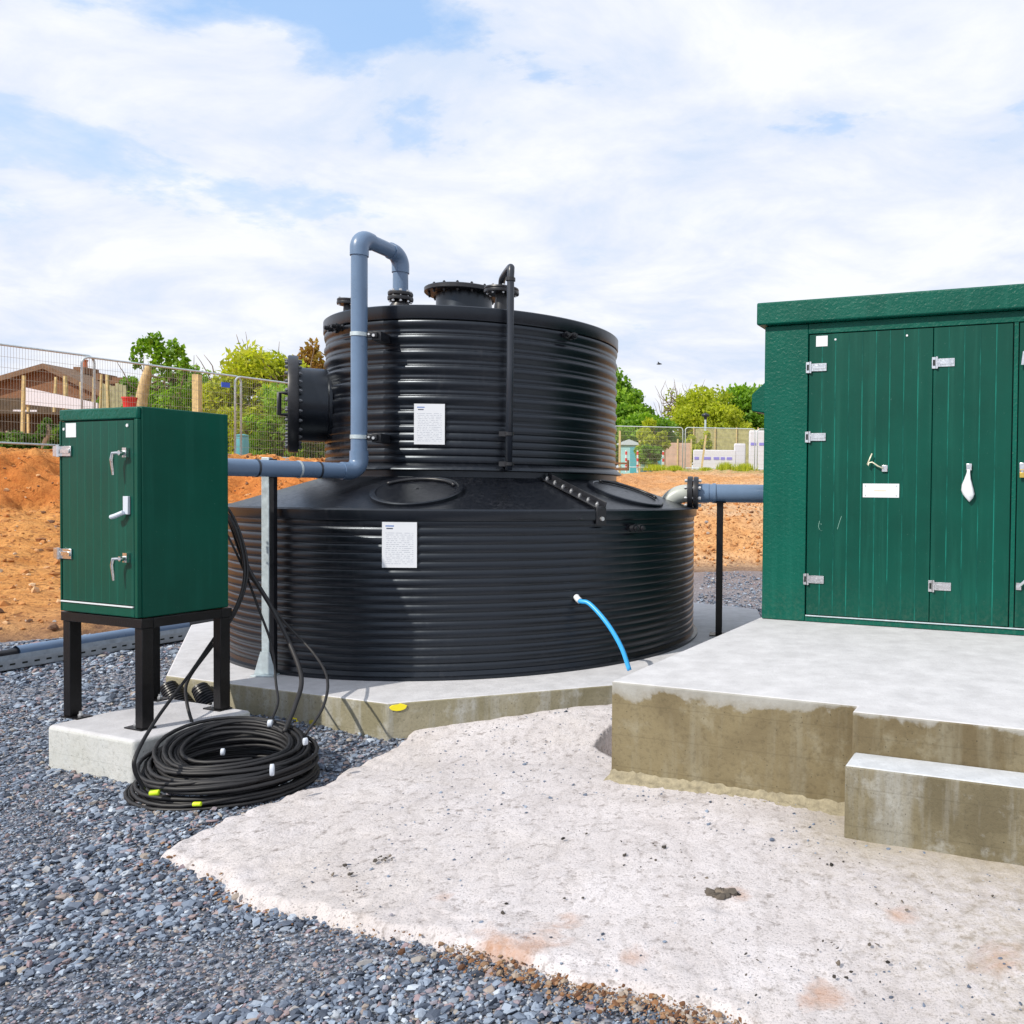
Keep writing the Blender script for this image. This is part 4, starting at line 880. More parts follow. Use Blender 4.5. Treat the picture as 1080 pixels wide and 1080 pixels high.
put('drip_trim', MB().box(cx0+.02, cx1-.032, cy0-.030, cy0-.0225, zb_+.055, zb_+.062), M_WHITE, cb)
put('door_gap', MB().box(cx0+.0165, cx1-.0285, cy0-.006, cy0-.0006, zb_+.0605, ztp-.0665), M_DARK, cb)
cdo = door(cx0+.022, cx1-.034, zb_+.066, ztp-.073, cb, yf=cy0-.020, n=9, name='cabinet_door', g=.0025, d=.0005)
# (the leaf sits a little proud of the rails)
yd = cy0-.020
for z_ in (ztp-.23, ztp-.79):
    x = cx0+.012; b = MB().box(x-.05, x-.004, yd-.012, yd-.001, z_-.028, z_+.028).cyl((x, yd-.012, z_-.032), (x, yd-.012, z_+.032), .011, 10).box(x+.006, x+.10, yd-.009, yd-.001, z_-.028, z_+.028).box(x+.02, x+.095, yd-.015, yd-.0092, z_-.012, z_+.012)
    put('hinge', b, M_CHROME, cdo, bevel=.0015, segs=1)
def lever(z_, down):
    x = cx1-.095; b = MB().box(x-.002, x+.030, yd-.018, yd-.0005, z_-.022, z_+.028)
    b.cyl((x+.014, yd-.0185, z_), (x+.014, yd-.045, z_), .013, 12)
    b.tube([(x+.014, yd-.045, z_), (x-.022, yd-.050, z_-.002), (x-.032, yd-.050, z_-.035), (x-.026, yd-.048, z_-down)], [.009, .010, .010, .005], 8)
    return put('lever_handle', b, M_CHROME, cdo, auto=40)
lever(ztp-.245, .115); lever(ztp-.795, .115)
x = cx1-.095; z_ = ztp-.52
put('hasp', MB().box(x-.005, x+.035, yd-.014, yd-.0005, z_-.045, z_+.05).tube([(x+.01, yd-.02, z_-.035), (x-.03, yd-.04, z_-.055), (x-.055, yd-.04, z_-.06)], .013, 8), M_TAPEW, cdo, bevel=.002)
put('sticker', MB().box(cx0+.062, cx0+.150, yd-.0022, yd-.0010, ztp-.155, ztp-.078), M_WHITE, cdo)
put('rivet', MB().cyl((cx1-.08, yd, ztp-.10), (cx1-.08, yd-.004, ztp-.10), .009, 10), M_WHITE, cdo)
put('rivet', MB().cyl((cx0+.045, yd, ztp-.11), (cx0+.045, yd-.004, ztp-.11), .008, 10), M_WHITE, cdo)

# ribbed ducts between plinth and base
def duct(a, b, lab):
    a, b = Vector(a), Vector(b); n = 14; pts = []; rs = []
    for i in range(n*4+1):
        t = i/(n*4); pts.append(a.lerp(b, t)); rs.append((.085*(1-t)+.048*t)*(1 if i % 4 in (1, 2) else .88))
    o = put('ribbed_duct', MB().tube(pts, rs, 28), M_BLACK, None, auto=25); return tag(o, lab, 'duct')
def on_face(px, py, off=.06): Yf = face_Y(px, A_, B_); return at(px, py, Yf)+nl.normalized()*off
duct(on_face(205, 752), on_face(186, 720), 'left of two black ribbed ducts leaning on the tank base behind the cabinet legs')
duct(on_face(242, 757), on_face(219, 722), 'black ribbed duct leaning on the tank base right behind the rear cabinet leg')

# ------------------------------------------------------------------ cable coil and hanging cables
coil = thing('cable_coil', 'thick coil of black electrical cable heaped on gravel against the plinth', 'cable coil', (-2.50, 4.20, 0))
def winding(slots, seed, wob, ox, oy, tilt, start):
    R_ = random.Random(seed); pts = []; st_ = 30; prev = None
    for (Rn, zn) in slots:
        ph = R_.uniform(0, 6.28); e1 = R_.uniform(-wob, wob); e2 = R_.uniform(-wob, wob)*.6; px_, py_ = R_.uniform(-wob, wob), R_.uniform(-wob, wob)
        cur = (Rn, zn, e1, e2, px_, py_, ph); pr = prev or cur
        for i in range(st_):
            t = i/st_; a = start+2*pi*t; e = min(1, t*2.5); e = e*e*(3-2*e); v = [pr[k]*(1-e)+cur[k]*e for k in range(7)]
            R = v[0]+v[2]*sin(a+v[6])*.6+v[3]*sin(3*a+v[6]); x = ox+v[4]+R*cos(a); y = oy+v[5]+R*.92*sin(a); z = v[1]+.006*sin(2*a+v[6])
            z += tilt*max(0, (y*.75-x*.5)+.12)
            pts.append((x, y, max(.012, z)))
        prev = cur
    return pts
def slots(r0, r1, z0, z1, seed):
    g = random.Random(seed); out = []; z = z0; k = 0
    while z <= z1:
        rr = [r0+i*.021+(k % 2)*.010 for i in range(int((r1-r0)/.021)+1)]; rr = rr if k % 2 else rr[::-1]
        out += [(r+g.uniform(-.004,.004), z+g.uniform(-.003,.003)) for r in rr]; z += .019; k += 1
    return out
for nm, sl_, wob, ox, oy, tilt, st0 in (('lower_windings', slots(.335, .40, .012, .055, 1), .012, .0, .0, .05, -2.4), ('middle_windings', slots(.275, .375, .07, .115, 2), .016, .012, .0, .16, -1.9),
        ('upper_windings', slots(.245, .345, .125, .165, 3), .016, .005, .03, .22, -.6), ('outer_windings', slots(.375, .40, .012, .03, 5), .010, -.055, -.015, .02, -2.0), ('loose_windings', slots(.33, .38, .095, .15, 9), .04, -.0, -.02, .12, -2.7)):
    put(nm, MB().tube(winding(sl_, len(nm), wob, ox, oy, tilt, st0), .0098, 8), M_RUBBER, coil, smooth=True)
def tape(px, py, Y, rx, rz, w_, ang, material, lab, nm='tie'):
    c = at(px, py, Y)-Vector((-2.50, 4.20, 0)); rz *= .78; w_ *= .8; M = Matrix.Translation(c) @ Matrix.Rotation(ang, 4, 'Z') @ Matrix.Rotation(pi/2, 4, 'Y')
    b = MB().lathe([(.001,-w_*.9),(rz*.9,-w_),(rz,-w_*.8),(rz,w_*.8),(rz*.9,w_),(.001,w_*.9)], 14, M @ Matrix.Scale(rx, 4, (0,1,0)))
    q = put(nm, b, material, coil, smooth=True); q['label'] = lab
tape(287, 812, 3.86, .5, .036, .011, .35, M_TAPEW, 'white tape band on the front windings')
tape(235, 793, 4.05, .8, .022, .010, .3, M_TAPEW, 'small white tie inside the coil')
tape(322, 782, 4.13, .6, .024, .012, .9, M_TAPEW, 'white tie on the right windings')
tape(285, 763, 4.45, .8, .026, .014, .2, M_TAPEW, 'white tape round the rear windings')
tape(163, 836, 3.80, 1.0, .017, .024, .2, M_TAPEY, 'yellow green tape at the lower left')
tape(208, 848, 3.78, 1.0, .013, .022, .1, M_TAPEY, 'yellow green tape at the front')
def cable(pp, r, lab):
    o = put('hanging_cable', MB().tube(smoothpath([at(*p) for p in pp], 8), r, 10), M_RUBBER, None, smooth=True)
    return tag(o, lab, 'cable', 'black cables drooping from the back of the cabinet')
cable([(226,533,5.25),(238,541,5.2),(250,562,5.12),(258,603,5.05),(249,640,4.95),(226,673,4.85),(200,711,4.6),(166,757,4.1),(145,793,3.78),(142,812,3.74),(152,832,3.78)], .0085, 'black cable sweeping left in front of the legs to the left end of the coil')
cable([(226,530,5.3),(240,536,5.25),(254,565,5.15),(261,604,5.06),(250,642,4.97),(228,676,4.88),(199,716,4.78),(197,740,4.62),(205,770,4.5)], .0085, 'black cable dropping past the left ribbed duct into the back of the coil')
cable([(226,536,5.3),(241,545,5.22),(254,575,5.15),(262,600,5.1),(286,640,5.0),(307,682,4.88),(318,716,4.72),(311,745,4.55),(300,772,4.4)], .0125, 'thickest black cable curving right in front of the tank ribs')
cable([(226,540,5.3),(240,548,5.22),(252,580,5.15),(263,606,5.1),(299,655,5.02),(330,688,4.9),(345,715,4.7),(341,745,4.5),(322,775,4.35)], .0075, 'outermost thin black cable arching furthest right')
cable([(226,552,5.3),(238,562,5.25),(250,585,5.15),(260,608,5.1),(272,640,5.05),(287,682,4.95),(291,720,4.75),(293,742,4.6),(284,764,4.45)], .0068, 'thin black cable crossing the galvanised post foot')

# ------------------------------------------------------------------ pipes and tray on the ground at the left
a, b_ = onz(17, 688, .062), onz(196, 659, .062); d = (b_-a).normalized()
q = put('grey_pipe', MB().tube([a, b_], .056, 24, False).tube([a, b_], .050, 24, False), M_PVC, None, auto=40); tag(q, 'long grey plastic pipe lying along the foot of the soil bank', 'pipe')
q = put('black_pipe', MB().tube([a-d*1.6, a+d*.0], .038, 16), M_BLACK, None, auto=40); tag(q, 'thin black pipe end poking out of the open end of the grey pipe', 'pipe')
q = put('black_pipe', MB().tube([b_+d*.01, b_+d*1.6], .045, 16), M_BLACK, None, auto=40); tag(q, 'black pipe length continuing from the grey pipe behind the concrete base', 'pipe')
a, b_ = onz(-30, 708, .03), onz(215, 667, .03); d = (b_-a); Ln = d.length; M = frame(a, (0,0,1), d); M[2][3] = 0
tr = thing('cable_tray', 'long perforated galvanised cable tray lying on gravel beside the grey pipe', 'cable tray', (0,0,0))
b = MB().box(0, Ln, -.11, .11, .012, .018, M).box(0, Ln, -.112, -.1105, .0185, .09, M).box(0, Ln, .1105, .112, .0185, .09, M)
put('channel', b, M_ALU, tr)
sl2 = MB(); 
for i in range(int(Ln/.09)): sl2.box(i*.09+.02, i*.09+.06, -.1135, -.1125, .045, .06, M); sl2.box(i*.09+.02, i*.09+.06, -.03, .03, .0183, .019, M)
put('slots', sl2, M_DARK, tr)
# sloping block of base seen by the legs: extra cables/pipe at right background
a, b_ = onz(735, 646, .05), onz(786, 652, .05)
q = put('grey_pipe', MB().tube([a, b_], .045, 16), M_PVC, None, auto=40); tag(q, 'short grey pipe offcut on gravel behind the tank, left of the kiosk', 'pipe')

# ------------------------------------------------------------------ temporary fence panels
def fence_panel():
    t = thing('mesh_fence', '', 'fence', (0,0,0), 0, 'temporary mesh fence panels round the site'); Wd, Hh, r = 3.45, 2.1, .024
    fp = []
    for (cx_, cz_, a0_) in ((.15, .15, pi), ):
        pass
    R = .15; pth = [(0,0,.05),(0,0,Hh-R)]
    for i in range(1, 7): a = pi-i*pi/12; pth.append((R+R*cos(a), 0, Hh-R+R*sin(a)))
    for i in range(1, 7): a = pi/2-i*pi/12; pth.append((Wd-R+R*cos(a), 0, Hh-R+R*sin(a)))
    pth += [(Wd, 0, .05)]
    put('frame', MB().tube(pth, r, 8).cyl((0,0,.12), (Wd,0,.12), r*.9, 8), M_GALV, t, smooth=True)
    w = MB(); n = 70
    for i in range(1, n): x = Wd*i/n; w.add([(x-.0025,-.002,.12),(x+.0025,-.002,.12),(x+.0025,-.002,Hh-.015),(x-.0025,-.002,Hh-.015),(x,.003,.12),(x,.003,Hh-.015)], [(0,1,2,3),(1,4,5,2),(4,0,3,5)])
    for i in range(1, 9): z = .12+(Hh-.14)*i/9; w.add([(0,-.004,z-.003),(Wd,-.004,z-.003),(Wd,-.004,z+.003),(0,-.004,z+.003),(0,.002,z),(Wd,.002,z)], [(0,1,2,3),(3,2,5,4),(4,5,1,0)])
    put('wire_mesh', w, M_WIRE, t)
    for x in (-.02, Wd+.02): put('foot_block', MB().box(x-.12, x+.12, -.33, .33, 0, .10), M_SLABT, t, bevel=.02)
    return t
fp0 = fence_panel()
lf = [(-15.55,15.3),(-13.93,18.05),(-12.3,20.9),(-10.65,23.8)]
rf = [(-5.6,40.6),(-2.05,41.0),(1.5,41.4)]
flab = ['mesh fence panel at the far left, nearest to the green cabinet', 'mesh fence panel seen over the top of the green cabinet', 'mesh fence panel between the cabinet and the tank side neck', 'last left-hand mesh fence panel running behind the tank',
        'mesh fence panel in front of the teal sheds, right of the tank', 'mesh fence panel in front of the white wrapped stacks', 'mesh fence panel behind the green kiosk edge']
allp = []
for grp in (lf, rf):
    for i, (x, y) in enumerate(grp):
        if grp is lf: nx, ny = x+1.62, y+2.85+.05*i
        else: nx, ny = x+3.55, y+.4
        allp.append((x, y, atan2(ny-y, nx-x)))
for i, (x, y, a) in enumerate(allp):
    o = fp0 if i == 0 else copytree(fp0)
    o.location = (x, y, soil_z(x+.3, y+.2)-.03 if i < 4 else 2.62); o.rotation_euler = (0, 0, a); o['label'] = flab[i]
for i in range(4): allp[i] = allp[i]

# ------------------------------------------------------------------ vegetation
def leaves(name, centers, radii, n, size, material, parent, seed, gap=.5, elong=1.5, droop=0):
    g = np.random.default_rng(seed); C = np.array(centers); R = np.array(radii)
    wv = R.prod(1)**.67 if R.ndim == 2 else R**2; k = g.choice(len(C), n, p=wv/wv.sum())
    d = g.normal(size=(n,3)); d /= np.linalg.norm(d, axis=1)[:,None]; rad_ = g.uniform(.35, 1.0, n)**.6*(1+g.normal(0, .10, n))
    P = C[k]+d*rad_[:,None]*R[k]
    s = size*g.uniform(.5, 1.4, n)
    a = g.normal(size=(n,3)); a[:,2] -= droop; a /= np.linalg.norm(a, axis=1)[:,None]
    b = np.cross(a, g.normal(size=(n,3))); b /= np.linalg.norm(b, axis=1)[:,None]
    V = np.stack([P-a*s[:,None]*elong*.5, P+b*s[:,None]*.5, P+a*s[:,None]*elong*.5, P-b*s[:,None]*.5], 1).reshape(-1,3)
    tint = np.clip(g.uniform(0, 1, len(C))[k]*.45+g.uniform(0, .55, n)+.05*d[:,2], 0, 1)
    return npmesh(name, V, np.arange(4*n).reshape(n,4), material, attr=np.repeat(tint, 4), parent=parent)
def tree(name, label, x, y, z, h, rx, rz_, material, n, size, seed, nclump=26, trunk_r=.18, group=None, bark=None, low=.35, elong=1.5, ry=None, twigs=0):
    g = random.Random(seed); t = thing(name, label, 'bush' if 'bush' in name or 'shrub' in name else 'tree', (x, y, z), 0, group); ry = ry or rx
    cz = h-rz_; cs, rs = [], []
    tr_ = MB(); tp = smoothpath([(0,0,-.3), (g.uniform(-.1,.1),g.uniform(-.1,.1),h*.3), (g.uniform(-.2,.2),g.uniform(-.2,.2),h*.6), (g.uniform(-.2,.2),0,h*.86)], 4)
    tr_.tube(tp, [trunk_r*(1-.85*i/(len(tp)-1)) for i in range(len(tp))], 8)
    for i in range(nclump):
        while True:
            u = Vector((g.uniform(-1,1), g.uniform(-1,1), g.uniform(-1,1)))
            if .3 < u.length < 1: break
        c = Vector((u.x*rx*.82, u.y*ry*.82, cz+u.z*rz_*.85)); k_ = g.uniform(.2, .42); cs.append(c); rs.append((rx*k_, ry*k_, rz_*k_*.8))
        if i % 2 == 0:
            b0 = tp[int(len(tp)*g.uniform(.35, .8))]; mid = b0.lerp(c, .5)+Vector((0,0,.1*h*g.random()*.5))
            tr_.tube(smoothpath([b0, mid, c], 3), [trunk_r*.35*(1-j/8) for j in range(7)], 5)
    for i in range(twigs):
        b0 = tp[-1-int(g.random()*4)]; c = Vector((g.uniform(-1,1)*rx*.8, g.uniform(-1,1)*ry*.5, cz+g.uniform(-.1,.7)*rz_)); dvv = Vector((g.uniform(-.6,.4), g.uniform(-.3,.3), 1)).normalized()*g.uniform(.5,1.2)*rz_*.5
        tr_.tube(smoothpath([b0, c, c+dvv*.6+Vector((g.uniform(-.1,.1),0,0)), c+dvv], 3), [.035,.032,.03,.025,.02,.018,.015,.012,.009,.006], 4)
    put('trunk', tr_, bark or M_BARK, t, smooth=True)
    if material: leaves('crown', [tuple(c) for c in cs], rs, n, size, material, t, seed, elong=elong)
    return t
GL = 2.62
def bgx(px, Y): return (px-PX0)/F_PX*Y
TB = 'trees beyond the far fence'
tree('broadleaf_tree', 'tall bright green tree rising directly behind the right edge of the tank', bgx(640,62), 62, GL, 7.6, 3.6, 3.4, M_LEAF_G, 30000, .22, 11, 60, .3, TB)
tree('broadleaf_tree', 'broad yellow green tree behind the white stacks, left of the kiosk', bgx(748,58), 58, GL, 6.2, 3.1, 2.8, M_LEAF_Y, 24000, .17, 12, 54, .25, TB)
tree('broadleaf_tree', 'rounded mid green tree half hidden by the green kiosk', bgx(793,61), 61, GL, 7.0, 3.0, 3.1, M_LEAF_G, 20000, .2, 13, 46, .25, TB)
tree('bare_tree', 'thin nearly leafless tree left of the yellow green tree', bgx(716,60), 60, GL, 6.6, 1.8, 2.2, M_LEAF_Y, 500, .16, 14, 16, .1, TB, twigs=60)
tree('shrub', 'dark green shrub behind the teal sheds at the tank edge', bgx(668,54), 54, GL, 4.6, 3.2, 1.9, M_LEAF_G, 12000, .19, 15, 24, .12, TB)
tree('shrub', 'yellow green shrub growing in front of the far fence boards', bgx(690,44), 44, GL, 2.7, 1.05, 1.1, M_LEAF_Y, 3000, .14, 16, 16, .06, TB)
tree('shrub', 'small green shrub right of the red and white posts', bgx(683,43), 43, GL, 1.7, .8, .75, M_LEAF_G, 1800, .12, 17, 10, .05, TB)
tree('shrub', 'low bush between the pinkish fence and the white stacks', bgx(735,50), 50, GL, 2.9, .9, 1.2, M_LEAF_Y, 2200, .16, 18, 12, .05, TB)
# left side
GLL = 2.2; LB = 'shrubs and trees behind the left fence'
def lt(name, lab, px, Y, ytop, wpx, material, n, size, seed, **kw_):
    k_ = F_PX/Y; h = EYE+(514-ytop)/k_-GLL; rx = wpx/2/k_
    return tree(name, lab, bgx(px, Y), Y, GLL, h, rx, kw_.pop('rz', min(h*.46, rx*1.6)), material, n, size, seed, group=LB, **kw_)
lt('feathery_tree', 'feathery yellow green tree beside the tank side neck', 286, 29, 362, 130, M_LEAF_Y, 20000, .085, 21, rz=2.3, nclump=60, elong=2.6, twigs=30)
lt('shrub', 'dense green hedge shrub below the feathery tree', 302, 27, 402, 100, M_LEAF_G, 12000, .10, 22, rz=1.6, nclump=40)
lt('shrub', 'light green shrub above the right end of the cabinet', 225, 30, 384, 100, M_LEAF_G, 9000, .10, 23, rz=2.1, twigs=24, nclump=44)
lt('shrub', 'straggly green shrub behind the cut tree trunk', 185, 31, 378, 90, M_LEAF_G, 7500, .10, 24, rz=2.1, twigs=24, nclump=44)
lt('shrub', 'thin leafy shrub left of the cut tree trunk', 128, 33, 392, 44, M_LEAF_G, 2400, .12, 25, rz=1.2)
lt('shrub', 'rusty leaved bush top right against the tank wall', 327, 33, 358, 40, M_LEAF_O, 3200, .12, 26, rz=1.5)
lt('shrub', 'dark hedge bush in front of the brown bungalow wall', 14, 23, 452, 50, M_LEAF_D, 3000, .10, 27, rz=.5)
lt('shrub', 'low dark green bush at the foot of the wall by the cabinet', 55, 23, 440, 26, M_LEAF_D, 2000, .10, 28, rz=.6)
# cut tree with sprouting top
t = thing('pollarded_tree', 'leaning cut tree trunk with tufts of new leaves at its top', 'tree', (bgx(148,28), 28, GLL), 0)
k_ = 28/F_PX
put('trunk', MB().tube(smoothpath([(-.05,0,-.3),(0,0,1.6),(.12,0,2.6),(.34,0,3.35)], 5), [.22,.21,.21,.20,.2,.2,.19,.19,.18,.18,.17,.17,.16,.15,.14,.13], 10), M_BARKL, t, smooth=True)
leaves('crown', [(.55,0,3.9),(.75,0,3.4),(.5,0,4.25),(1.1,0,3.9),(.0,.2,4.1),(-.1,0,3.7),(1.3,.1,3.5)], [(.34,.3,.4),(.3,.3,.55),(.25,.2,.25),(.22,.2,.4),(.2,.2,.28),(.16,.2,.5),(.25,.2,.6)], 1100, .11, M_LEAF_G, t, 31, droop=0)

# grass tufts on the far bank edge
def tuft(px, Y, w_, h_, lab, seed):
    g = np.random.default_rng(seed); n = 500; x0 = bgx(px, Y); z0 = 2.55
    bx = g.normal(0, w_/2.4, n); by = g.normal(0, w_/3, n); hh = h_*g.uniform(.4, 1, n); dx = g.normal(0, .08, n); wd = .018
    V = np.stack([np.stack([bx-wd, by, np.zeros(n)], 1), np.stack([bx+wd, by, np.zeros(n)], 1), np.stack([bx+dx, by+g.normal(0,.06,n), hh], 1)], 1).reshape(-1,3)
    o = npmesh('grass_tuft', V, np.arange(3*n).reshape(n,3), M_LEAF_Y, attr=np.repeat(g.uniform(.0,1,n), 3)); o.location = (x0, Y, z0)
    tag(o, lab, 'grass', 'tufts of weeds on the soil by the far fence')
for i, (px, w_, h_, lab) in enumerate(((692, .55, .35, 'wide low tuft of weeds left of the far panels joint'), (712, .35, .3, 'low weed tuft below the pinkish fence'), (744, .3, .22, 'small weed tuft under the white stack'), (765, .42, .5, 'tall bright weed tuft right of the white stack'), (785, .42, .46, 'bright weed tuft nearest the kiosk'))):
    tuft(px, 39.5, w_, h_, lab, 40+i)

# ------------------------------------------------------------------ far objects, right
def zpx(py, Y, base=520): return EYE+(base-py)/F_PX*Y
def shed(px0, px1, ytop, Y, material, label, depth=2.5, slope=.3, roofm=None):
    x0, x1 = bgx(px0, Y), bgx(px1, Y); h = zpx(ytop, Y)-GL; t = thing('garden_shed', label, 'shed', (x0, Y, GL), 0, 'small sheds beyond the far fence')
    Wd = x1-x0; put('wall', MB().box(0, Wd, 0, depth, -.2, h-.25), material, t)
    b = MB(); prof = [(-.1, h-.25), (Wd/2, h), (Wd+.1, h-.25), (Wd+.1, h-.32), (-.1, h-.32)]
    b.add([(x, -.12, z) for x, z in prof]+[(x, depth+.12, z) for x, z in prof], [(0,1,2,3,4),(9,8,7,6,5)]+[(i, 5+i, 5+(i+1)%5, (i+1)%5) for i in range(5)])
    put('roof', b, roofm or M_GALV, t); put('door', MB().box(Wd*.55, Wd*.85, -.03, -.002, -.1, h-.45), M_TEALD, t)
shed(652, 674, 464, 47, M_TEAL, 'pale teal shed nearest the tank edge'); shed(675, 700, 470, 50, M_TEAL, 'second teal shed behind the shrub, right of the first')
q = thing('board_fence', 'pinkish board fence between the sheds and the white stacks', 'fence', (bgx(699,48), 48, GL))
put('boards', MB().box(0, bgx(729,48)-bgx(699,48), 0, .05, -.1, zpx(467,48)-GL), M_PINKF, q)
for i in range(3): put('post', MB().box(i*.78, i*.78+.08, -.06, -.002, -.1, zpx(463,48)-GL), M_WOOD, q)
for px, lb in ((660, 'red and white banded post nearest the tank'), (672, 'red and white banded post left of the green shrub'), (699, 'red and white banded post right of the green shrub')):
    t = thing('banded_post', lb, 'post', (bgx(px,42), 42, 2.62), 0, 'red and white posts by the far fence')
    put('post', MB().cyl((0,0,-.1), (0,0,1.0), .05, 10), M_WHITE, t)
    for z_ in (.12, .45, .78): put('band', MB().cyl((0,0,z_), (0,0,z_+.16), .054, 10), M_RED, t)
for px, yt, lb in ((653, 455, 'pale timber stake at the tank edge'), (674, 459, 'pale timber stake in front of the teal sheds'), (692, 462, 'short timber stake above the weed tufts'), (739, 458, 'leaning timber stake beside the lamp post')):
    q = put('timber_stake', MB().box(-.05, .05, -.05, .05, -.2, zpx(yt,44)-GL), M_WOOD, None); q.location = (bgx(px,44), 44, GL); tag(q, lb, 'stake', 'stakes beyond the far fence')
    if 'leaning' in lb: q.rotation_euler = (0, .12, 0)
def stack(px0, px1, yt, Y, lab, stripe=True, n=4):
    x0, x1 = bgx(px0,Y), bgx(px1,Y); h = zpx(yt,Y)-GL; t = thing('wrapped_stack', lab, 'stack', (x0, Y, GL), 0, 'white wrapped building material stacks'); Wd = (x1-x0)
    put('pallet', MB().box(0, Wd, 0, 1.2, -.2, .08), M_WOOD, t)
    put('white_wrap', MB().box(.02, Wd-.02, .02, 1.18, .0805, h), M_WPAINT, t, bevel=.06)
    if stripe:
        g = random.Random(int(px0)); x = .1; zc = h*stripe
        while x < Wd-.3:
            l_ = g.uniform(.12, .5); put('printed_mark', MB().box(x, min(x+l_, Wd-.1), .0, .018, zc-.06, zc+.09), M_PURPLE, t); x += l_+g.uniform(.05,.25)
stack(730, 776, 474, 46, 'long low white wrapped stack with a purple printed band', .62)
stack(789, 812, 453, 47, 'tall white wrapped stack nearest the green kiosk', .68)
stack(773, 786, 467, 49, 'small white stack between the two larger wrapped stacks', 0)
q = thing('net_screen', 'greenish brown debris netting stretched behind the white stacks', 'netting', (bgx(731,52), 52, GL))
put('net', MB().box(0, bgx(800,52)-bgx(731,52), 0, .04, 0, zpx(452,52)-GL), M_MESHG, q)
for i in range(4): put('post', MB().cyl((i*1.33,-.06,0), (i*1.33,-.06,zpx(450,52)-GL), .04, 8), M_WOOD, q)
t = thing('lamp_post', 'slim grey lamp post with a round hooded head before the yellow green tree', 'lamp post', (bgx(743,50), 50, GL)); h = zpx(438,50)-GL
put('pole', MB().cyl((0,0,-.2), (0,0,h-.1), .06, 10), M_GALV, t)
put('lamp_head', MB().lathe([(.07,h-.25),(.10,h-.1),(.24,h-.03),(.22,h+.06),(.05,h+.14),(.005,h+.15)], 16), M_PVCD, t, smooth=True)
# timber debris by the fence foot
q = put('timber_crate', MB().box(-.35,.35,-.2,.2,0,.12).box(-.35,-.28,-.2,.2,.12,.5).box(.28,.35,-.2,.2,.12,.5).box(-.28,.28,-.2,-.14,.3,.38).box(-.28,.28,.14,.2,.3,.38), M_BRICK, None); q.location = (bgx(655,40.2), 40.2, 2.56); tag(q, 'small brown open timber crate at the fence foot by the tank', 'crate')
# ------------------------------------------------------------------ far objects, left
Yh = 36.0; kx = Yh/F_PX
def HX(px): return bgx(px, Yh)
def HZ(py): return zpx(py, Yh, 512)
hs = thing('house', 'brown brick bungalow with a gable roof and tall chimneys behind the left fence', 'house', (HX(48), Yh, GLL))
zE, zR = HZ(420)-GLL, HZ(384)-GLL; hw = 3.6
put('wall', MB().box(-hw-2.0, hw-.4, 0, 8, -.3, zE), M_BRICKD, hs)
b = MB(); prof = [(-hw-2.4, zE-.35), (0.15, zR), (hw-.1, zE-.1), (hw-.1, zE-.35), (0.15, zR-.22), (-hw-2.4, zE-.6)]
b.add([(x, -.3, z) for x, z in prof]+[(x, 8.3, z) for x, z in prof], [tuple(range(6)), tuple(range(11,5,-1))]+[(i, 6+i, 6+(i+1)%6, (i+1)%6) for i in range(6)])
rf_ = put('roof', b, M_ROOF, hs)
b = MB(); b.add([(-hw-2.0,.05,zE),(0.15,.05,zR-.1),(hw-.4,.05,zE),(-hw-2.0,.25,zE),(0.15,.25,zR-.1),(hw-.4,.25,zE)], [(0,2,1),(3,4,5),(0,1,4,3),(1,2,5,4),(2,0,3,5)]); put('gable', b, M_BRICK, hs)
for px, yt, w_ in ((55, 381, .24), (76, 388, .22), (98, 392, .26)):
    x = HX(px)-HX(48); zt2 = HZ(yt)-GLL; ch = put('chimney', MB().box(x-w_, x+w_, 1.5, 2.4, zE-.1 if px < 90 else -.3, zt2).box(x-w_-.06, x+w_+.06, 1.44, 2.46, zt2-.3, zt2-.14), M_BRICK, rf_)
    for s in ((-.06,) if px < 60 else ()): put('chimney_pot', MB().lathe([(.11, zt2),(.10, zt2+.3),(.13, zt2+.34),(.13,zt2+.38),(.02,zt2+.38)], 10, Matrix.Translation((x+s, 1.95, 0))), M_POT, ch)
x0, x1 = HX(15)-HX(48), HX(40)-HX(48)
wn = put('window', MB().box(x0, x1, -.04, -.002, HZ(449)-GLL, HZ(432)-GLL), M_WPAINT, hs); put('pane', MB().box(x0+.06, x1-.06, -.06, -.042, HZ(448)-GLL+.05, HZ(433)-GLL-.05), M_GLASS, wn)
# white sloping fascia board on posts (lean-to in front of the house)
Yl = 27.0; t = thing('lean_to', 'open timber lean-to with a deep white sloping fascia board', 'lean-to', (bgx(25,Yl), Yl, GLL)); L2 = bgx(103,Yl)-bgx(25,Yl)
za, zb2 = zpx(408,Yl,512)-GLL, zpx(424,Yl,512)-GLL; ha, hb = zpx(426,Yl,512)-GLL, zpx(433,Yl,512)-GLL
b = MB(); b.add([(0,0,ha-.0),(L2,0,hb),(L2,0,zb2),(0,0,za),(0,.06,ha),(L2,.06,hb),(L2,.06,zb2),(0,.06,za)], [(0,1,2,3),(7,6,5,4),(0,4,5,1),(1,5,6,2),(2,6,7,3),(3,7,4,0)]); put('fascia_board', b, M_WPAINT, t)
put('back_wall', MB().box(-2.2, L2, 1.3, 1.4, -.2, hb-.1), M_BRICKD, t)
put('canopy', MB().box(-2.2, L2, .065, 1.5, hb-.09, hb-.02), M_BRICKD, t)
for x in (.05, L2*.5, L2-.1): put('post', MB().box(x, x+.06, .07, .13, -.2, (ha*(1-x/L2)+hb*x/L2)), M_WOOD, t)
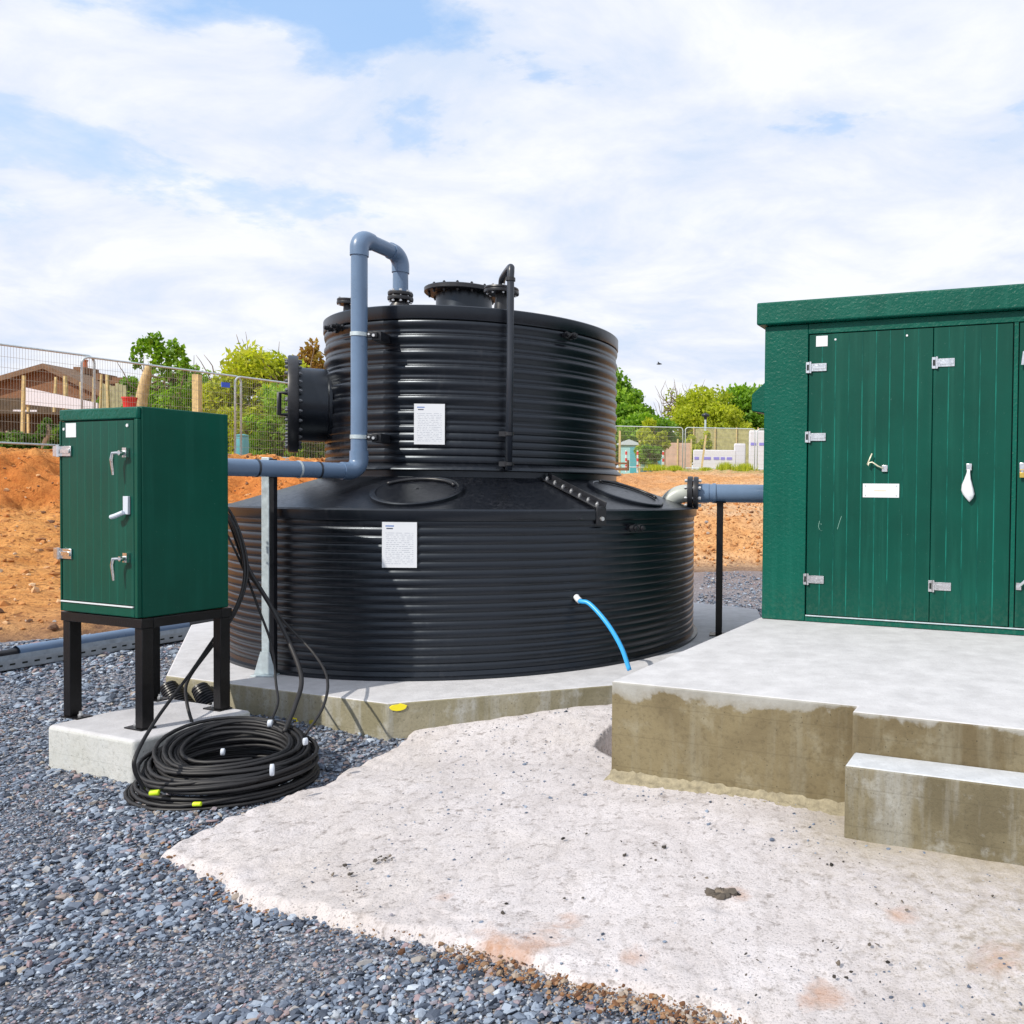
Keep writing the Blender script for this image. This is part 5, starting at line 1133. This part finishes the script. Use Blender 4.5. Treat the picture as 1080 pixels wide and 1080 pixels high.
for i, (px, yt, w_, Y_) in enumerate(((23,396,.05,25),(54,397,.045,30),(66,403,.05,30),(70,396,.06,30),(88,402,.05,30),(95,397,.05,30),(104,394,.04,30),(117,394,.06,30))):
    w_ *= .7; q = put('timber_stake', MB().box(-w_, w_, -w_, w_, -.2, zpx(yt,Y_,512)-GLL), M_WOOD, None); q.location = (bgx(px,Y_), Y_, GLL); q.rotation_euler = (0, random.uniform(-.04,.06), 0)
    tag(q, ['timber stake furthest left, beside the white fascia', 'slanting stake under the taller chimney', 'short stake between the first two chimneys', 'thick stake below the middle chimney', 'stake just left of the third chimney', 'tall stake standing at the third chimney', 'dark thin stake left of the upright boards', 'thick post in front of the upright boards'][i], 'stake', 'timber stakes behind the left fence')
q = thing('board_fence', 'weathered upright board fence left of the red tub', 'fence', (bgx(106,31), 31, GLL))
b = MB(); 
for i in range(7): b.box(i*.14, i*.14+.125, 0, .03, -.2, zpx(403+(i*37)%4,31,512)-GLL)
put('boards', b, mat('weathered_grey_green_board', (.36,.34,.2), .9, noise_amt=.3, noise_scale=5), q)
q = put('red_tub', MB().lathe([(.01,0),(.17,0),(.20,.32),(.22,.34),(.22,.38),(.19,.38),(.01,.36)], 20), M_RED, None, auto=40); q.location = (bgx(137,27), 27, zpx(430,27,512)); tag(q, 'red plastic tub on a timber shelf behind the cabinet top', 'tub')
b = MB().box(-.4,.4,-.25,.25,-.05,-.002).box(-.36,-.28,-.2,.2,-(zpx(430,27,512)-GLL)-.1,-.0502).box(.28,.36,-.2,.2,-(zpx(430,27,512)-GLL)-.1,-.0502)
w_ = put('timber_shelf', b, M_WOOD, None); w_.location = q.location; tag(w_, 'rough timber stand carrying the red tub', 'stand')
q = put('tall_post', MB().box(-.09,.09,-.09,.09,-.3,zpx(393,25,512)-GLL), M_WOOD, None); q.location = (bgx(208,25), 25, GLL); tag(q, 'thick pale timber post rising behind the cabinet roof', 'post')
q = put('water_butt', MB().lathe([(.01,0),(.14,0),(.17,.2),(.18,.45),(.16,.66),(.175,.68),(.175,.71),(.06,.74),(.01,.74)], 24), M_TEALD, None, auto=40); q.location = (bgx(255,23), 23, 2.25); tag(q, 'teal plastic water butt behind the mesh fence', 'water butt')
q = put('fence_sign', MB().box(-.10,.10,-.01,.01,-.06,.06), M_SIGNB, None); q.location = at(238, 406, 20.3); q.rotation_euler = (0,0,atan2(2.85,1.62)); tag(q, 'small blue sign tied near the top of the mesh fence', 'sign')
# rough brick shed bits behind the fence, mid left
q = thing('garden_shed', 'low brown shed half buried in the hedge behind the fence', 'shed', (bgx(232,32), 32, GLL))
put('wall', MB().box(0, bgx(290,32)-bgx(232,32), 0, 2, -.2, zpx(428,32,512)-GLL), M_BRICK, q); put('roof', MB().box(-.15, bgx(290,32)-bgx(232,32)+.15, -.15, 2.15, zpx(428,32,512)-GLL+.001, zpx(424,32,512)-GLL), M_WOOD, q)
# bird
b = MB(); b.tube([(-.16,0,0),(-.08,0,.01),(.04,0,.02),(.14,0,.01),(.2,0,0)], [.01,.05,.06,.035,.01], 8)
b.add([(-.03,0,.03),(.07,0,.03),(-.02,.28,.12),(-.06,.5,.05),(-.08,.26,.1)], [(0,1,2,4),(4,2,3)]); b.add([(-.03,0,.03),(.07,0,.03),(-.02,-.28,.12),(-.06,-.5,.05),(-.08,-.26,.1)], [(4,2,1,0),(3,2,4)])
bd = put('bird', b, M_PVCD, None, smooth=True); bd.location = at(695, 384, 55); tag(bd, 'small dark bird flying above the far trees', 'bird')
